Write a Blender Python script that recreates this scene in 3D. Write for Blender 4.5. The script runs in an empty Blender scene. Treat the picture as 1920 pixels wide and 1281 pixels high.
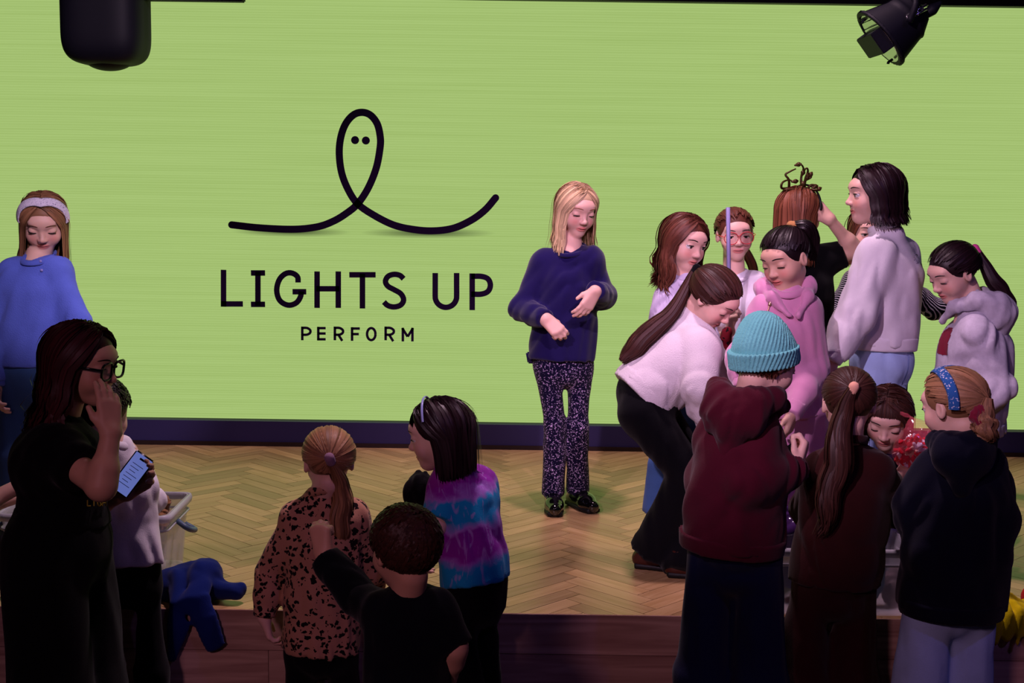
import bpy, bmesh, math, random
import numpy as np
from mathutils import Vector, Matrix

scene = bpy.context.scene
COL = scene.collection
rng = np.random.default_rng(7)
random.seed(7)

# ---------------------------------------------------------------- camera
FPX, PITCH, ROLL, CAMZ = 2500.0, math.atan(310.5 / 2500.0), 0.0143, 1.43
_d = np.array([0, math.cos(PITCH), -math.sin(PITCH)])
_r0 = np.array([1.0, 0, 0]); _u0 = np.array([0, math.sin(PITCH), math.cos(PITCH)])
_u = _u0 * math.cos(ROLL) - _r0 * math.sin(ROLL)
_r = _r0 * math.cos(ROLL) + _u0 * math.sin(ROLL)
CAM = np.array([0, 0, CAMZ])
cam_data = bpy.data.cameras.new('camera'); cam = bpy.data.objects.new('camera', cam_data); COL.objects.link(cam)
cam_data.sensor_width = 36.0; cam_data.lens = 36.0 * FPX / 1920.0; cam_data.clip_start = 0.05
M = Matrix.Identity(4)
for i in range(3):
    M[i][0], M[i][1], M[i][2], M[i][3] = _r[i], _u[i], -_d[i], CAM[i]
cam.matrix_world = M
scene.camera = cam

def P(px, py, Y):
    "point at world depth Y seen at photo pixel (px, py)"
    v = _d * FPX + _r * (px - 960.0) + _u * (640.5 - py)
    return CAM + v * (Y / v[1])

# ---------------------------------------------------------------- world, lights, exposure
w = bpy.data.worlds.new('world'); scene.world = w; w.use_nodes = True
w.node_tree.nodes['Background'].inputs[0].default_value = (0.45, 0.3, 0.75, 1)
w.node_tree.nodes['Background'].inputs[1].default_value = 0.006
scene.view_settings.view_transform = 'Standard'; scene.view_settings.look = 'None'
scene.view_settings.exposure = 0.0; scene.view_settings.gamma = 1.0
scene.view_settings.use_curve_mapping = False

def spot(name, loc, target, power, color, angle, blend, radius):
    l = bpy.data.lights.new(name, 'SPOT'); l.energy = power; l.color = color
    l.spot_size = math.radians(angle); l.spot_blend = blend; l.shadow_soft_size = radius
    o = bpy.data.objects.new(name, l); COL.objects.link(o); o.location = loc
    o.rotation_euler = (Vector(target) - Vector(loc)).to_track_quat('-Z', 'Y').to_euler()
    return o
LAV = (1.0, 0.66, 0.98); BLUE = (0.36, 0.22, 1.0); PINK = (1.0, 0.46, 0.64)
spot('stage_spot_right', (-1.7, 0.1, 3.5), (1.05, 5.25, 1.05), 760, LAV, 29, 0.5, 0.06)
spot('stage_spot_left', (0.6, 0.3, 3.6), (-1.75, 5.5, 1.2), 900, (1.0, 0.72, 0.95), 15, 0.5, 0.06)
spot('stage_spot_centre', (1.2, 0.6, 3.7), (0.3, 5.75, 0.8), 560, (1.0, 0.62, 0.95), 17, 0.7, 0.06)
spot('stage_top_light', (0.1, 4.9, 4.4), (0.2, 5.6, 0.0), 500, (1.0, 0.66, 0.82), 72, 0.5, 0.15)
spot('stage_wash_blue', (2.6, 1.0, 3.8), (0.4, 6.0, 0.2), 60, BLUE, 60, 0.8, 0.1)
spot('house_wash_pink', (-1.9, -2.0, 3.0), (0.75, 4.3, -0.1), 230, PINK, 52, 0.9, 0.3)

# ---------------------------------------------------------------- helpers
def lin(h):
    h = h.lstrip('#'); c = [int(h[i:i + 2], 16) / 255 for i in (0, 2, 4)]
    return tuple(x / 12.92 if x <= 0.04045 else ((x + 0.055) / 1.055) ** 2.4 for x in c)

def nrm(v):
    v = np.asarray(v, float); return v / (np.linalg.norm(v) + 1e-12)

MATS = {}
def mat(name, col, rough=0.8, sheen=0.0, var=0.12, vscale=18.0, bump=0.0, bscale=300.0, spec=0.3, metal=0.0, alpha=1.0, trans=0.0, coat=0.0, sss=0.0, tint=None):
    if name in MATS: return MATS[name]
    m = bpy.data.materials.new(name); m.use_nodes = True; nt = m.node_tree; N = nt.nodes; L = nt.links
    b = N['Principled BSDF']
    col = lin(col) if isinstance(col, str) else col
    b.inputs['Roughness'].default_value = rough; b.inputs['Metallic'].default_value = metal
    b.inputs['Specular IOR Level'].default_value = spec
    b.inputs['Sheen Weight'].default_value = sheen; b.inputs['Alpha'].default_value = alpha
    b.inputs['Transmission Weight'].default_value = trans; b.inputs['Coat Weight'].default_value = coat
    if sss: b.inputs['Subsurface Weight'].default_value = sss; b.inputs['Subsurface Scale'].default_value = 0.006; b.inputs['Subsurface Radius'].default_value = (1, .35, .2)
    tc = N.new('ShaderNodeTexCoord')
    if var:
        n = N.new('ShaderNodeTexNoise'); n.inputs['Scale'].default_value = vscale; n.inputs['Detail'].default_value = 4
        L.new(tc.outputs['Object'], n.inputs['Vector'])
        mx = N.new('ShaderNodeMix'); mx.data_type = 'RGBA'
        mx.inputs[6].default_value = (*[c * (1 - var) for c in col], 1); mx.inputs[7].default_value = (*[min(1, c * (1 + var)) for c in col], 1)
        L.new(n.outputs['Fac'], mx.inputs[0]); out = mx.outputs[2]
    else:
        rg = N.new('ShaderNodeRGB'); rg.outputs[0].default_value = (*col, 1); out = rg.outputs[0]
    L.new(out, b.inputs['Base Color'])
    if bump:
        n2 = N.new('ShaderNodeTexNoise'); n2.inputs['Scale'].default_value = bscale; n2.inputs['Detail'].default_value = 2
        L.new(tc.outputs['Object'], n2.inputs['Vector'])
        bp = N.new('ShaderNodeBump'); bp.inputs['Strength'].default_value = bump; bp.inputs['Distance'].default_value = 0.004
        L.new(n2.outputs['Fac'], bp.inputs['Height']); L.new(bp.outputs[0], b.inputs['Normal'])
    MATS[name] = m
    return m

def nodes(m): return m.node_tree.nodes, m.node_tree.links, m.node_tree.nodes['Principled BSDF']

def mesh_np(name, V, F, smooth=True):
    "V (n,3), F (m,4) or list of faces"
    me = bpy.data.meshes.new(name)
    if isinstance(F, np.ndarray):
        n, k = F.shape
        me.vertices.add(len(V)); me.vertices.foreach_set('co', np.asarray(V, np.float32).ravel())
        me.loops.add(n * k); me.loops.foreach_set('vertex_index', F.astype(np.int32).ravel())
        me.polygons.add(n); me.polygons.foreach_set('loop_start', np.arange(0, n * k, k, dtype=np.int32))
        me.update(calc_edges=True)
    else:
        me.from_pydata([tuple(v) for v in V], [], F); me.update()
    if smooth: me.polygons.foreach_set('use_smooth', np.ones(len(me.polygons), bool))
    return me

def attr(me, name, vals):
    a = me.attributes.new(name, 'FLOAT_COLOR', 'POINT')
    vals = np.asarray(vals, np.float32)
    if vals.ndim == 1: vals = np.repeat(vals[:, None], 3, 1)
    a.data.foreach_set('color', np.concatenate([vals, np.ones((len(vals), 1), np.float32)], 1).ravel())

def ob(name, me, m, parent=None, loc=(0, 0, 0)):
    o = bpy.data.objects.new(name, me); COL.objects.link(o); o.location = loc
    if m: me.materials.append(m)
    if parent: o.parent = parent
    return o

def tag(o, label, cat, group=None):
    o['label'] = label; o['category'] = cat
    if group: o['group'] = group
    return o

def empty(name, loc):
    o = bpy.data.objects.new(name, None); COL.objects.link(o); o.location = loc; o.empty_display_size = 0.1
    return o

def rel(V, root): return np.asarray(V) - np.array(root.location)

def box_vf(c, s, bev=0.0):
    bm = bmesh.new(); bmesh.ops.create_cube(bm, size=1)
    bmesh.ops.scale(bm, vec=Vector(s), verts=bm.verts)
    if bev: bmesh.ops.bevel(bm, geom=bm.edges[:], offset=bev, segments=2, affect='EDGES')
    bmesh.ops.translate(bm, vec=Vector(c), verts=bm.verts)
    bm.verts.index_update()
    V = [tuple(v.co) for v in bm.verts]; F = [tuple(v.index for v in f.verts) for f in bm.faces]; bm.free()
    return V, F

def box(name, c, s, m, parent=None, bev=0.0, smooth=False, R=None):
    V, F = box_vf((0, 0, 0), s, bev); V = np.array(V)
    if R is not None: V = V @ np.asarray(R).T
    return ob(name, mesh_np(name, V + np.array(c), F, smooth), m, parent)

def join_vf(parts):
    V, F, o = [], [], 0
    for v, f in parts:
        V += [tuple(x) for x in v]; F += [tuple(int(i) + o for i in q) for q in f]; o += len(v)
    return V, F

def tubes(paths, rad, out=None, sides=5, wide=1.0, thin=1.0, caps=True):
    "paths (n,m,3), rad (n,m), out (n,3) or (n,m,3) reference normal -> V,F(quads)"
    paths = np.asarray(paths, float); rad = np.asarray(rad, float)
    n, m, _ = paths.shape
    T = np.gradient(paths, axis=1); T /= np.linalg.norm(T, axis=2, keepdims=True) + 1e-9
    if out is None: out = np.broadcast_to(np.array([0.31, 0.87, 0.38]), (n, m, 3))
    else:
        out = np.asarray(out, float)
        if out.ndim == 2: out = np.broadcast_to(out[:, None, :], (n, m, 3))
    Nn = out - (out * T).sum(2, keepdims=True) * T; Nn /= np.linalg.norm(Nn, axis=2, keepdims=True) + 1e-9
    B = np.cross(T, Nn)
    a = np.arange(sides) * 2 * math.pi / sides
    ring = (B[:, :, None, :] * (np.cos(a) * wide)[None, None, :, None] + Nn[:, :, None, :] * (np.sin(a) * thin)[None, None, :, None]) * rad[:, :, None, None]
    V = (paths[:, :, None, :] + ring).reshape(-1, 3)
    idx = np.arange(n * m * sides).reshape(n, m, sides)
    nx = np.roll(idx, -1, axis=2)
    F = np.stack([idx[:, :-1], nx[:, :-1], nx[:, 1:], idx[:, 1:]], -1).reshape(-1, 4)
    return V, F

def smoothline(pts, n=40, closed=False):
    p = np.asarray(pts, float)
    if len(p) == 2: return p[0] + (p[1] - p[0]) * np.linspace(0, 1, n)[:, None]
    q = np.vstack([2 * p[0] - p[1], p, 2 * p[-1] - p[-2]])
    seg = len(p) - 1; t = np.linspace(0, seg - 1e-6, n); i = t.astype(int); u = (t - i)[:, None]
    a, b, c, d = q[i], q[i + 1], q[i + 2], q[i + 3]
    return 0.5 * (2 * b + (c - a) * u + (2 * a - 5 * b + 4 * c - d) * u ** 2 + (-a + 3 * b - 3 * c + d) * u ** 3)

def tube_obj(name, pts, r, m, parent, n=24, sides=8, root=None, wide=1.0, thin=1.0, out=None, smooth=True):
    path = smoothline(pts, n) if smooth else np.asarray(pts, float)
    rr = np.interp(np.linspace(0, 1, len(path)), np.linspace(0, 1, len(np.atleast_1d(r))), np.atleast_1d(r)) if np.ndim(r) else np.full(len(path), r)
    V, F = tubes(path[None], rr[None], None if out is None else np.asarray(out, float)[None], sides, wide, thin)
    k = len(path) * sides
    F = [tuple(f) for f in F] + [tuple(range(sides))[::-1], tuple(range(k - sides, k))]
    if root is not None: V = rel(V, root)
    return ob(name, mesh_np(name, V, F), m, parent)

# ---------------------------------------------------------------- signed distance modelling
class Sdf:
    def __init__(s): s.ops = []
    def add(s, fn, lo, hi, k=0.02, op='u'):
        s.ops.append((op, fn, np.minimum(lo, hi), np.maximum(lo, hi), k)); return s
    def cap(s, a, b, ra, rb, k=0.02, op='u'):
        a = np.asarray(a, float); b = np.asarray(b, float); ab = b - a; L2 = ab @ ab + 1e-12
        def fn(Q):
            t = np.clip(((Q - a) @ ab) / L2, 0, 1); return np.linalg.norm(Q - a - t[..., None] * ab, axis=-1) - (ra + (rb - ra) * t)
        r = max(ra, rb); return s.add(fn, np.minimum(a, b) - r, np.maximum(a, b) + r, k, op)
    def cone(s, a, b, ra, rb, k=0.02, op='u'):
        a = np.asarray(a, float); b = np.asarray(b, float); ab = b - a; L = np.linalg.norm(ab); T = ab / L
        def fn(Q):
            w = (Q - a) @ T; t = np.clip(w / L, 0, 1); d = np.linalg.norm(Q - a - w[..., None] * T, axis=-1) - (ra + (rb - ra) * t)
            return np.maximum(d, np.maximum(-w, w - L))
        r = max(ra, rb); return s.add(fn, np.minimum(a, b) - r, np.maximum(a, b) + r, k, op)
    def ell(s, c, rad, R=None, k=0.02, op='u'):
        c = np.asarray(c, float); rad = np.asarray(rad, float); R = np.eye(3) if R is None else np.asarray(R)
        def fn(Q):
            q = (Q - c) @ R.T / rad; n = np.linalg.norm(q, axis=-1); g = np.linalg.norm(q / rad, axis=-1) + 1e-9
            return n * (n - 1) / g
        e = np.sqrt(((R * rad[:, None]) ** 2).sum(0)); return s.add(fn, c - e, c + e, k, op)
    def loft(s, pts, rx, ry, X, k=0.02, cut0=False, cut1=False, op='u', pw=2.0):
        pts = np.asarray(pts, float); X = np.asarray(X, float)
        if X.ndim == 1: X = np.repeat(X[None], len(pts), 0)
        segs = []
        for i in range(len(pts) - 1):
            T = nrm(pts[i + 1] - pts[i]); segs.append((pts[i], pts[i + 1] - pts[i], T, np.linalg.norm(pts[i + 1] - pts[i])))
        def fn(Q):
            best = None
            for i, (a, ab, T, L) in enumerate(segs):
                q = Q - a; w = q @ T; t = np.clip(w / L, 0, 1)
                x = X[i] + (X[i + 1] - X[i]) * 0.5; x = nrm(x - (x @ T) * T); y = np.cross(T, x)
                a1 = rx[i] + (rx[i + 1] - rx[i]) * t; b1 = ry[i] + (ry[i + 1] - ry[i]) * t
                ww = np.maximum(w - L, 0) + np.maximum(-w, 0); m = np.minimum(a1, b1)
                d = ((np.abs(q @ x / a1) ** pw + np.abs(q @ y / b1) ** pw + (ww / m) ** pw) ** (1 / pw) - 1) * m
                best = d if best is None else np.minimum(best, d)
            if cut0: best = np.maximum(best, -((Q - segs[0][0]) @ segs[0][2]))
            if cut1: best = np.maximum(best, (Q - pts[-1]) @ segs[-1][2])
            return best
        r = max(max(rx), max(ry)); return s.add(fn, pts.min(0) - r, pts.max(0) + r, k, op)
    def mesh(s, h, noise=None):
        lo = np.min([o[2] for o in s.ops if o[0] == 'u'], 0) - 3 * h; hi = np.max([o[3] for o in s.ops if o[0] == 'u'], 0) + 3 * h
        n = np.ceil((hi - lo) / h).astype(int) + 1
        F = np.full(n, 0.5, np.float32)
        ax = [lo[i] + h * np.arange(n[i]) for i in range(3)]
        for op, fn, l, u, k in s.ops:
            m = k * 1.2 + 2.5 * h + (0.012 if noise else 0)
            i0 = np.clip(np.floor((l - m - lo) / h).astype(int), 0, n); i1 = np.clip(np.ceil((u + m - lo) / h).astype(int) + 1, 0, n)
            if (i1 <= i0).any(): continue
            sl = tuple(slice(i0[i], i1[i]) for i in range(3))
            Q = np.stack(np.meshgrid(*[ax[i][sl[i]] for i in range(3)], indexing='ij'), -1)
            d = fn(Q).astype(np.float32); f = F[sl]
            if op == 's': d = -d; f = -f
            if op == 'i': f = -f; d = -d
            if op in 'u':
                t = np.clip(0.5 + 0.5 * (d - f) / k, 0, 1); F[sl] = d * (1 - t) + f * t - k * t * (1 - t)
            elif op == 's':   # F = smax(F, -d)
                t = np.clip(0.5 + 0.5 * (d - F[sl]) / k, 0, 1); F[sl] = F[sl] * (1 - t) + d * t + k * t * (1 - t)
        if noise is not None:
            near = np.abs(F) < 0.025
            ix = np.argwhere(near); Q = lo + ix * h
            F[near] += noise(Q).astype(np.float32)
        return nets(F, lo, h)

def nets(F, lo, h):
    S = F < 0; n = np.array(F.shape)
    c = np.zeros(n - 1, np.int8)
    for dx in (0, 1):
        for dy in (0, 1):
            for dz in (0, 1):
                c += S[dx:n[0] - 1 + dx, dy:n[1] - 1 + dy, dz:n[2] - 1 + dz]
    act = (c > 0) & (c < 8); ix = np.argwhere(act); N = len(ix)
    idm = np.full(n - 1, -1, np.int32); idm[act] = np.arange(N)
    offs = [(a, b, d) for a in (0, 1) for b in (0, 1) for d in (0, 1)]
    val = {o: F[ix[:, 0] + o[0], ix[:, 1] + o[1], ix[:, 2] + o[2]] for o in offs}
    acc = np.zeros((N, 3)); cnt = np.zeros(N)
    for o in offs:
        for a in range(3):
            if o[a]: continue
            p = list(o); p[a] = 1; fa, fb = val[o], val[tuple(p)]
            m = (fa < 0) != (fb < 0); t = np.where(m, fa / np.where(m, fa - fb, 1), 0)
            pt = np.tile(np.array(o, float), (N, 1)); pt[:, a] += t
            acc += pt * m[:, None]; cnt += m
    V = lo + (ix + acc / np.maximum(cnt, 1)[:, None]) * h
    quads = []
    for a in range(3):
        b, d = (a + 1) % 3, (a + 2) % 3
        sl0 = [slice(None)] * 3; sl1 = [slice(None)] * 3; sl0[a] = slice(0, n[a] - 1); sl1[a] = slice(1, n[a])
        s0, s1 = S[tuple(sl0)], S[tuple(sl1)]
        e = np.argwhere(s0 != s1)
        e = e[(e[:, b] > 0) & (e[:, d] > 0) & (e[:, b] < n[b] - 1) & (e[:, d] < n[d] - 1)]
        fl = s0[e[:, 0], e[:, 1], e[:, 2]]
        def g(db, dd):
            q = e.copy(); q[:, b] += db; q[:, d] += dd; return idm[q[:, 0], q[:, 1], q[:, 2]]
        q = np.stack([g(-1, -1), g(0, -1), g(0, 0), g(-1, 0)], 1)
        q[~fl] = q[~fl][:, ::-1]
        quads.append(q)
    Fq = np.concatenate(quads); Fq = Fq[(Fq >= 0).all(1)]
    return V, Fq

def folds(seed, amp=0.004, wl=0.08, stretch=(1, 1, 0.45)):
    r = np.random.default_rng(seed); st = np.array(stretch)
    D = r.normal(size=(5, 3)); D /= np.linalg.norm(D, axis=1, keepdims=True); ph = r.uniform(0, 6.28, 10)
    def f(Q):
        q = Q * st
        wv = np.stack([np.sin(q @ D[3] * 2 * math.pi / (wl * 2.7) + ph[6]), np.sin(q @ D[4] * 2 * math.pi / (wl * 2.3) + ph[7]), np.sin(q @ D[0] * 2 * math.pi / (wl * 3.1) + ph[8])], -1) * wl * 0.35
        q = q + wv
        s = np.sin(q @ D[0] * 2 * math.pi / wl + ph[0]) + np.sin(q @ D[1] * 2 * math.pi / (wl * 0.7) + ph[1]) * 0.6 + np.sin(q @ D[2] * 2 * math.pi / (wl * 1.6) + ph[2]) * 1.1
        return amp * (0.6 - np.abs(s)) * 0.8
    return f
# ---------------------------------------------------------------- people
def skin_mat(name, col):
    if name in MATS: return MATS[name]
    m = mat(name, col, rough=0.5, var=0.07, vscale=40, spec=0.35, sss=0.12)
    N, L, b = nodes(m); src = b.inputs['Base Color'].links[0].from_socket
    at = N.new('ShaderNodeAttribute'); at.attribute_name = 'mask'; sp = N.new('ShaderNodeSeparateColor'); L.new(at.outputs['Color'], sp.inputs[0])
    m1 = N.new('ShaderNodeMix'); m1.data_type = 'RGBA'; m1.inputs[7].default_value = (0.62, 0.10, 0.10, 1); L.new(src, m1.inputs[6]); L.new(sp.outputs[0], m1.inputs[0])
    m2 = N.new('ShaderNodeMix'); m2.data_type = 'RGBA'; m2.inputs[7].default_value = (0.75, 0.22, 0.19, 1); L.new(m1.outputs[2], m2.inputs[6]); L.new(sp.outputs[1], m2.inputs[0])
    L.new(m2.outputs[2], b.inputs['Base Color'])
    return m
SK = dict(fair=skin_mat('skin_fair', (0.72, 0.45, 0.36)), tan=skin_mat('skin_tan', (0.58, 0.32, 0.22)), olive=skin_mat('skin_olive', (0.6, 0.36, 0.26)))

def hair_mat(name, col, rough=0.52):
    if name in MATS: return MATS[name]
    col = lin(col)
    m = mat(name, col, rough=rough, var=0, spec=0.28)
    N, L, b = nodes(m)
    at = N.new('ShaderNodeAttribute'); at.attribute_name = 'tint'
    mx = N.new('ShaderNodeMix'); mx.data_type = 'RGBA'; mx.inputs[6].default_value = (*[c * 0.66 for c in col], 1); mx.inputs[7].default_value = (*[min(1, c * 1.35) for c in col], 1)
    L.new(at.outputs['Fac'], mx.inputs[0]); L.new(mx.outputs[2], b.inputs['Base Color'])
    return m

EYE_M = None
def eye_mat():
    global EYE_M
    if EYE_M: return EYE_M
    m = mat('eye_white', (0.8, 0.78, 0.76), rough=0.15, var=0, spec=0.5); N, L, b = nodes(m)
    at = N.new('ShaderNodeAttribute'); at.attribute_name = 'tint'; L.new(at.outputs['Color'], b.inputs['Base Color']); EYE_M = m; return m

def ribbons(paths, rad, outs, seed=0):
    "flat hair locks: one strip per lock, lying along the head, slightly twisted at random"
    paths = np.asarray(paths, float); rad = np.asarray(rad, float); outs = np.asarray(outs, float); n, m, _ = paths.shape; r = np.random.default_rng(seed)
    T = np.gradient(paths, axis=1); T /= np.linalg.norm(T, axis=2, keepdims=True) + 1e-9
    o = outs[:, None, :] + r.normal(size=(n, 1, 3)) * .16; B = np.cross(T, np.broadcast_to(o, (n, m, 3))); B /= np.linalg.norm(B, axis=2, keepdims=True) + 1e-9
    w = rad[:, :, None] * 1.35; V = np.stack([paths - B * w, paths + B * w], 2).reshape(-1, 3)
    idx = np.arange(n * m * 2).reshape(n, m, 2); F = np.stack([idx[:, :-1, 0], idx[:, :-1, 1], idx[:, 1:, 1], idx[:, 1:, 0]], -1).reshape(-1, 4)
    return V, F, np.repeat(r.uniform(0, 1, n), m * 2)

class Person:
    def __init__(s, label, Y, z0, h, head, byaw, neck, sh, pelvis, el=(None, None), wr=(None, None), skin='fair', hh=None, kn=(None, None), an=(None, None), toe=(0, 0), name='person', dpel=0.0, hipyaw=None):
        s.Y, s.z0, s.h, s.k = Y, z0, h, h / 1.35
        j = lambda t: P(t[0], t[1], Y + (t[2] if len(t) > 2 else 0.0))
        s.j = j
        s.hh = hh or (0.172 + 0.03 * h); s.byaw = math.radians(byaw)
        s.c = j(head[:3]); s.skin = SK[skin]
        s.set_head(*head[3:])
        s.neck = j(neck); s.sh = [j(t) for t in sh]; s.pel = j(pelvis)
        ins = nrm(s.sh[1] - s.sh[0]) * .034 * s.k; s.sh = [s.sh[0] + ins - [0, 0, .008 * s.k], s.sh[1] - ins - [0, 0, .008 * s.k]]
        fd = np.array([math.sin(s.byaw), -math.cos(s.byaw), 0])
        ax = nrm(s.sh[1] - s.sh[0]); s.shax = ax
        s.spine = nrm(0.5 * (s.sh[0] + s.sh[1]) - s.pel)
        f = np.cross(ax, s.spine); s.fwd = nrm(f if f @ fd > 0 else -f)
        hy = math.radians(hipyaw) if hipyaw is not None else s.byaw
        hf = np.array([math.sin(hy), -math.cos(hy), 0]); hx = np.cross(hf, [0, 0, 1])
        s.hipax = hx if hx @ ax > 0 else -hx; s.hfwd = hf
        s.hip = [s.pel - s.hipax * 0.072 * s.k - np.array([0, 0, .03]), s.pel + s.hipax * 0.072 * s.k - np.array([0, 0, .03])]
        s.an = []; s.kn = []
        for i in (0, 1):
            a = j(an[i]) if an[i] else np.array([s.hip[i][0], s.hip[i][1] + dpel, z0 + 0.075]) + s.hipax * (0.01 if i else -0.01)
            k_ = j(kn[i]) if kn[i] else 0.5 * (a + s.hip[i]) + s.hfwd * 0.02
            s.an.append(a); s.kn.append(k_)
        s.toe = [math.radians(t) if not isinstance(t, tuple) else t for t in toe]
        s.el, s.wr = [], []
        for i in (0, 1):
            sg = -1 if i == 0 else 1
            e = j(el[i]) if el[i] else s.sh[i] + np.array([0, 0, -0.175 * h]) + ax * sg * 0.03
            wv = j(wr[i]) if wr[i] else e + np.array([0, 0, -0.14 * h]) + s.fwd * 0.05
            s.el.append(e); s.wr.append(wv)
        base = 0.5 * (s.an[0] + s.an[1])
        s.root = empty(name, (float(base[0]), float(base[1]), z0)); tag(s.root, label, 'person')
        s.bare = [False, False]; s.hands = [None, None]; s.parts = []; s.hemr = (.2, .2); s.lo = 1.0

    def set_head(s, yaw, pitch=0, roll=0):
        y, p, r = [math.radians(a) for a in (yaw, pitch, roll)]
        F = np.array([math.sin(y) * math.cos(p), -math.cos(y) * math.cos(p), -math.sin(p)])
        U = np.array([math.sin(y) * math.sin(p), -math.cos(y) * math.sin(p), math.cos(p)])
        X = np.cross(F, U)
        U, X = U * math.cos(r) + X * math.sin(r), X * math.cos(r) - U * math.sin(r)
        s.F, s.U, s.X = F, U, X; s.R = np.stack([X, F, U])
    def hp(s, x, f, u): return s.c + s.hh * (x * s.X + f * s.F + u * s.U)
    def add(s, name, V, F, m, a=None, parent=None):
        me = mesh_np(name, rel(V, s.root), F)
        if a is not None: attr(me, *a)
        return ob(name, me, m, parent or s.root)

    # -- body
    def hand(s, S, i, spec, far=False):
        d = dict(dir=None, pn=None, side=1, curl=25, spread=1.0, thumb=0, sc=1.0, curls=None)
        d.update(spec or {})
        w = s.wr[i]; D = nrm(d['dir'] if d['dir'] is not None else w - s.el[i])
        pn = np.array(d['pn'] if d['pn'] is not None else (s.pel + np.array([0, 0, .2]) - w)); pn = nrm(pn - (pn @ D) * D)
        Z = -pn; X = np.cross(D, Z) * d['side']; sc = s.k * 0.98 * d['sc']
        W = lambda x, y, z: w + sc * (x * X + y * D + z * Z)
        kx = [.023, .0078, -.0078, -.022]; ky = [.074, .078, .075, .067]; ln = [.058, .066, .061, .047]
        for q in range(4):
            kn = W(kx[q], ky[q], 0); S.cap(W(kx[q] * .6, .0, 0), kn, .0135 * sc, .0105 * sc, k=.012)
            c = math.radians(d['curls'][q] if d['curls'] else d['curl'] * (1 + 0.12 * q)); a = c * 0.7; pos = np.array([kx[q], ky[q], 0.])
            for t, fr in enumerate((.45, .3, .25)):
                nx = pos + ln[q] * fr * np.array([kx[q] * 4 * d['spread'] * .6, math.cos(a), -math.sin(a)])
                S.cap(W(*pos), W(*nx), (.0086 - .0006 * t) * sc, (.008 - .0007 * t) * sc, k=.0035); pos = nx; a += c
        tb = d['thumb']
        a0, a1, a2 = np.array([.016, .014, -.004]), np.array([.037 - .012 * tb, .042, -.012 - .012 * tb]), np.array([.046 - .03 * tb, .068, -.018 - .02 * tb])
        S.cap(W(*a0), W(*a1), .0135 * sc, .0100 * sc, k=.01); S.cap(W(*a1), W(*a2), .0095 * sc, .0075 * sc, k=.004)
        return D

    def build_body(s, face=True, lid=0.5, lips=1.0, fine=0.0032, top_ease=.016):
        h, k, hh = s.h, s.k, s.hh
        # head
        S = Sdf(); R = s.R; E = lambda c, r, kk, op='u': S.ell(s.hp(*c), np.array(r) * hh, R, k=kk * hh, op=op)
        E((0, -.06, .12), (.345, .43, .375), .02); E((0, .08, -.12), (.275, .30, .36), .12)
        E((0, .235, -.385), (.125, .115, .115), .10)
        for sg in (-1, 1): E((sg * .155, .21, -.15), (.13, .13, .13), .10)
        if face:
            E((0, .30, .16), (.22, .10, .10), .10)
            for sg in (-1, 1): E((sg * .15, .455, .015), (.105, .085, .068), .05, 's')
            S.cap(s.hp(0, .355, .02), s.hp(0, .425, -.115), .028 * hh, .044 * hh, k=.05 * hh)
            E((0, .43, -.125), (.042, .042, .038), .03)
            for sg in (-1, 1): E((sg * .05, .395, -.14), (.035, .045, .032), .03)
            E((0, .345, -.255), (.092, .036, .022), .03); E((0, .343, -.298), (.075, .036, .024), .03)
            r0 = .076 * hh
            for sg in (-1, 1):
                e = s.hp(sg * .15, .29, .012); up = (0.42 - 0.95 * lid) * r0; lo = -0.52 * r0
                S.add(lambda Q, e=e, up=up: np.maximum(np.linalg.norm(Q - e, axis=-1) - r0 * 1.14, up - (Q - e) @ s.U), e - r0 * 1.2, e + r0 * 1.2, k=.012 * hh)
                S.add(lambda Q, e=e, lo=lo: np.maximum(np.linalg.norm(Q - e, axis=-1) - r0 * 1.10, (Q - e) @ s.U - lo), e - r0 * 1.2, e + r0 * 1.2, k=.012 * hh)
        for sg in (-1, 1):
            Re = R.copy()
            E((sg * .345, -.04, -.03), (.05, .075, .125), .025); E((sg * .385, -.03, -.02), (.022, .04, .075), .02, 's')
        up_neck = s.hp(0, -.15, -.28); nd = nrm(s.neck - up_neck)
        S.cap(up_neck, s.neck + nd * .03, .043 * k, .047 * k, k=.014)
        V, Fq = S.mesh(fine if face else 0.0055)
        L = (V - s.c) @ R.T / hh
        mk = np.zeros((len(V), 3))
        if face:
            mk[:, 0] = np.clip(1.35 - np.sqrt((L[:, 0] / .095) ** 2 + ((L[:, 2] + .276) / .043) ** 2), 0, .35) / .35 * (L[:, 1] > .25) * lips * .6
            for sg in (-1, 1): mk[:, 1] += np.exp(-(((L[:, 0] - sg * .18) / .09) ** 2 + ((L[:, 2] + .13) / .08) ** 2)) * (L[:, 1] > .1) * .45
        parts = [(V, Fq, mk)]; s.headV = L
        # hands, bare arms
        for i in (0, 1):
            S = Sdf(); e, w_ = s.el[i], s.wr[i]
            if s.bare[i]:
                S.cap(s.sh[i], e, .036 * k, .030 * k, k=.02); S.cap(e, w_ , .031 * k, .021 * k, k=.02)
                m = 0.3 * w_ + 0.7 * e; S.cap(e, m, .029 * k, .033 * k, k=.02)
            else:
                S.cap(e + (w_ - e) * .55, w_, .024 * k, .021 * k, k=.02)
            S.cap(w_, w_ + nrm(w_ - e) * .004, .02 * k, .02 * k, k=.01)
            s.hand(S, i, s.hands[i])
            V2, F2 = S.mesh(0.0044 if s.hands[i] else .0065); parts.append((V2, F2, np.zeros((len(V2), 3))))
        # core under the clothes
        S = Sdf(); ms = 0.5 * (s.sh[0] + s.sh[1])
        S.loft([s.pel - [0, 0, .03], s.pel + (ms - s.pel) * .45, ms - s.spine * .05], [min(.112, s.hemr[0] - .02) * k, min(.098, s.hemr[0] - .015) * k, .1 * k], [min(.078, s.hemr[1] - .02) * k, .07 * k, .072 * k], [s.hipax, s.shax, s.shax])
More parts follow.
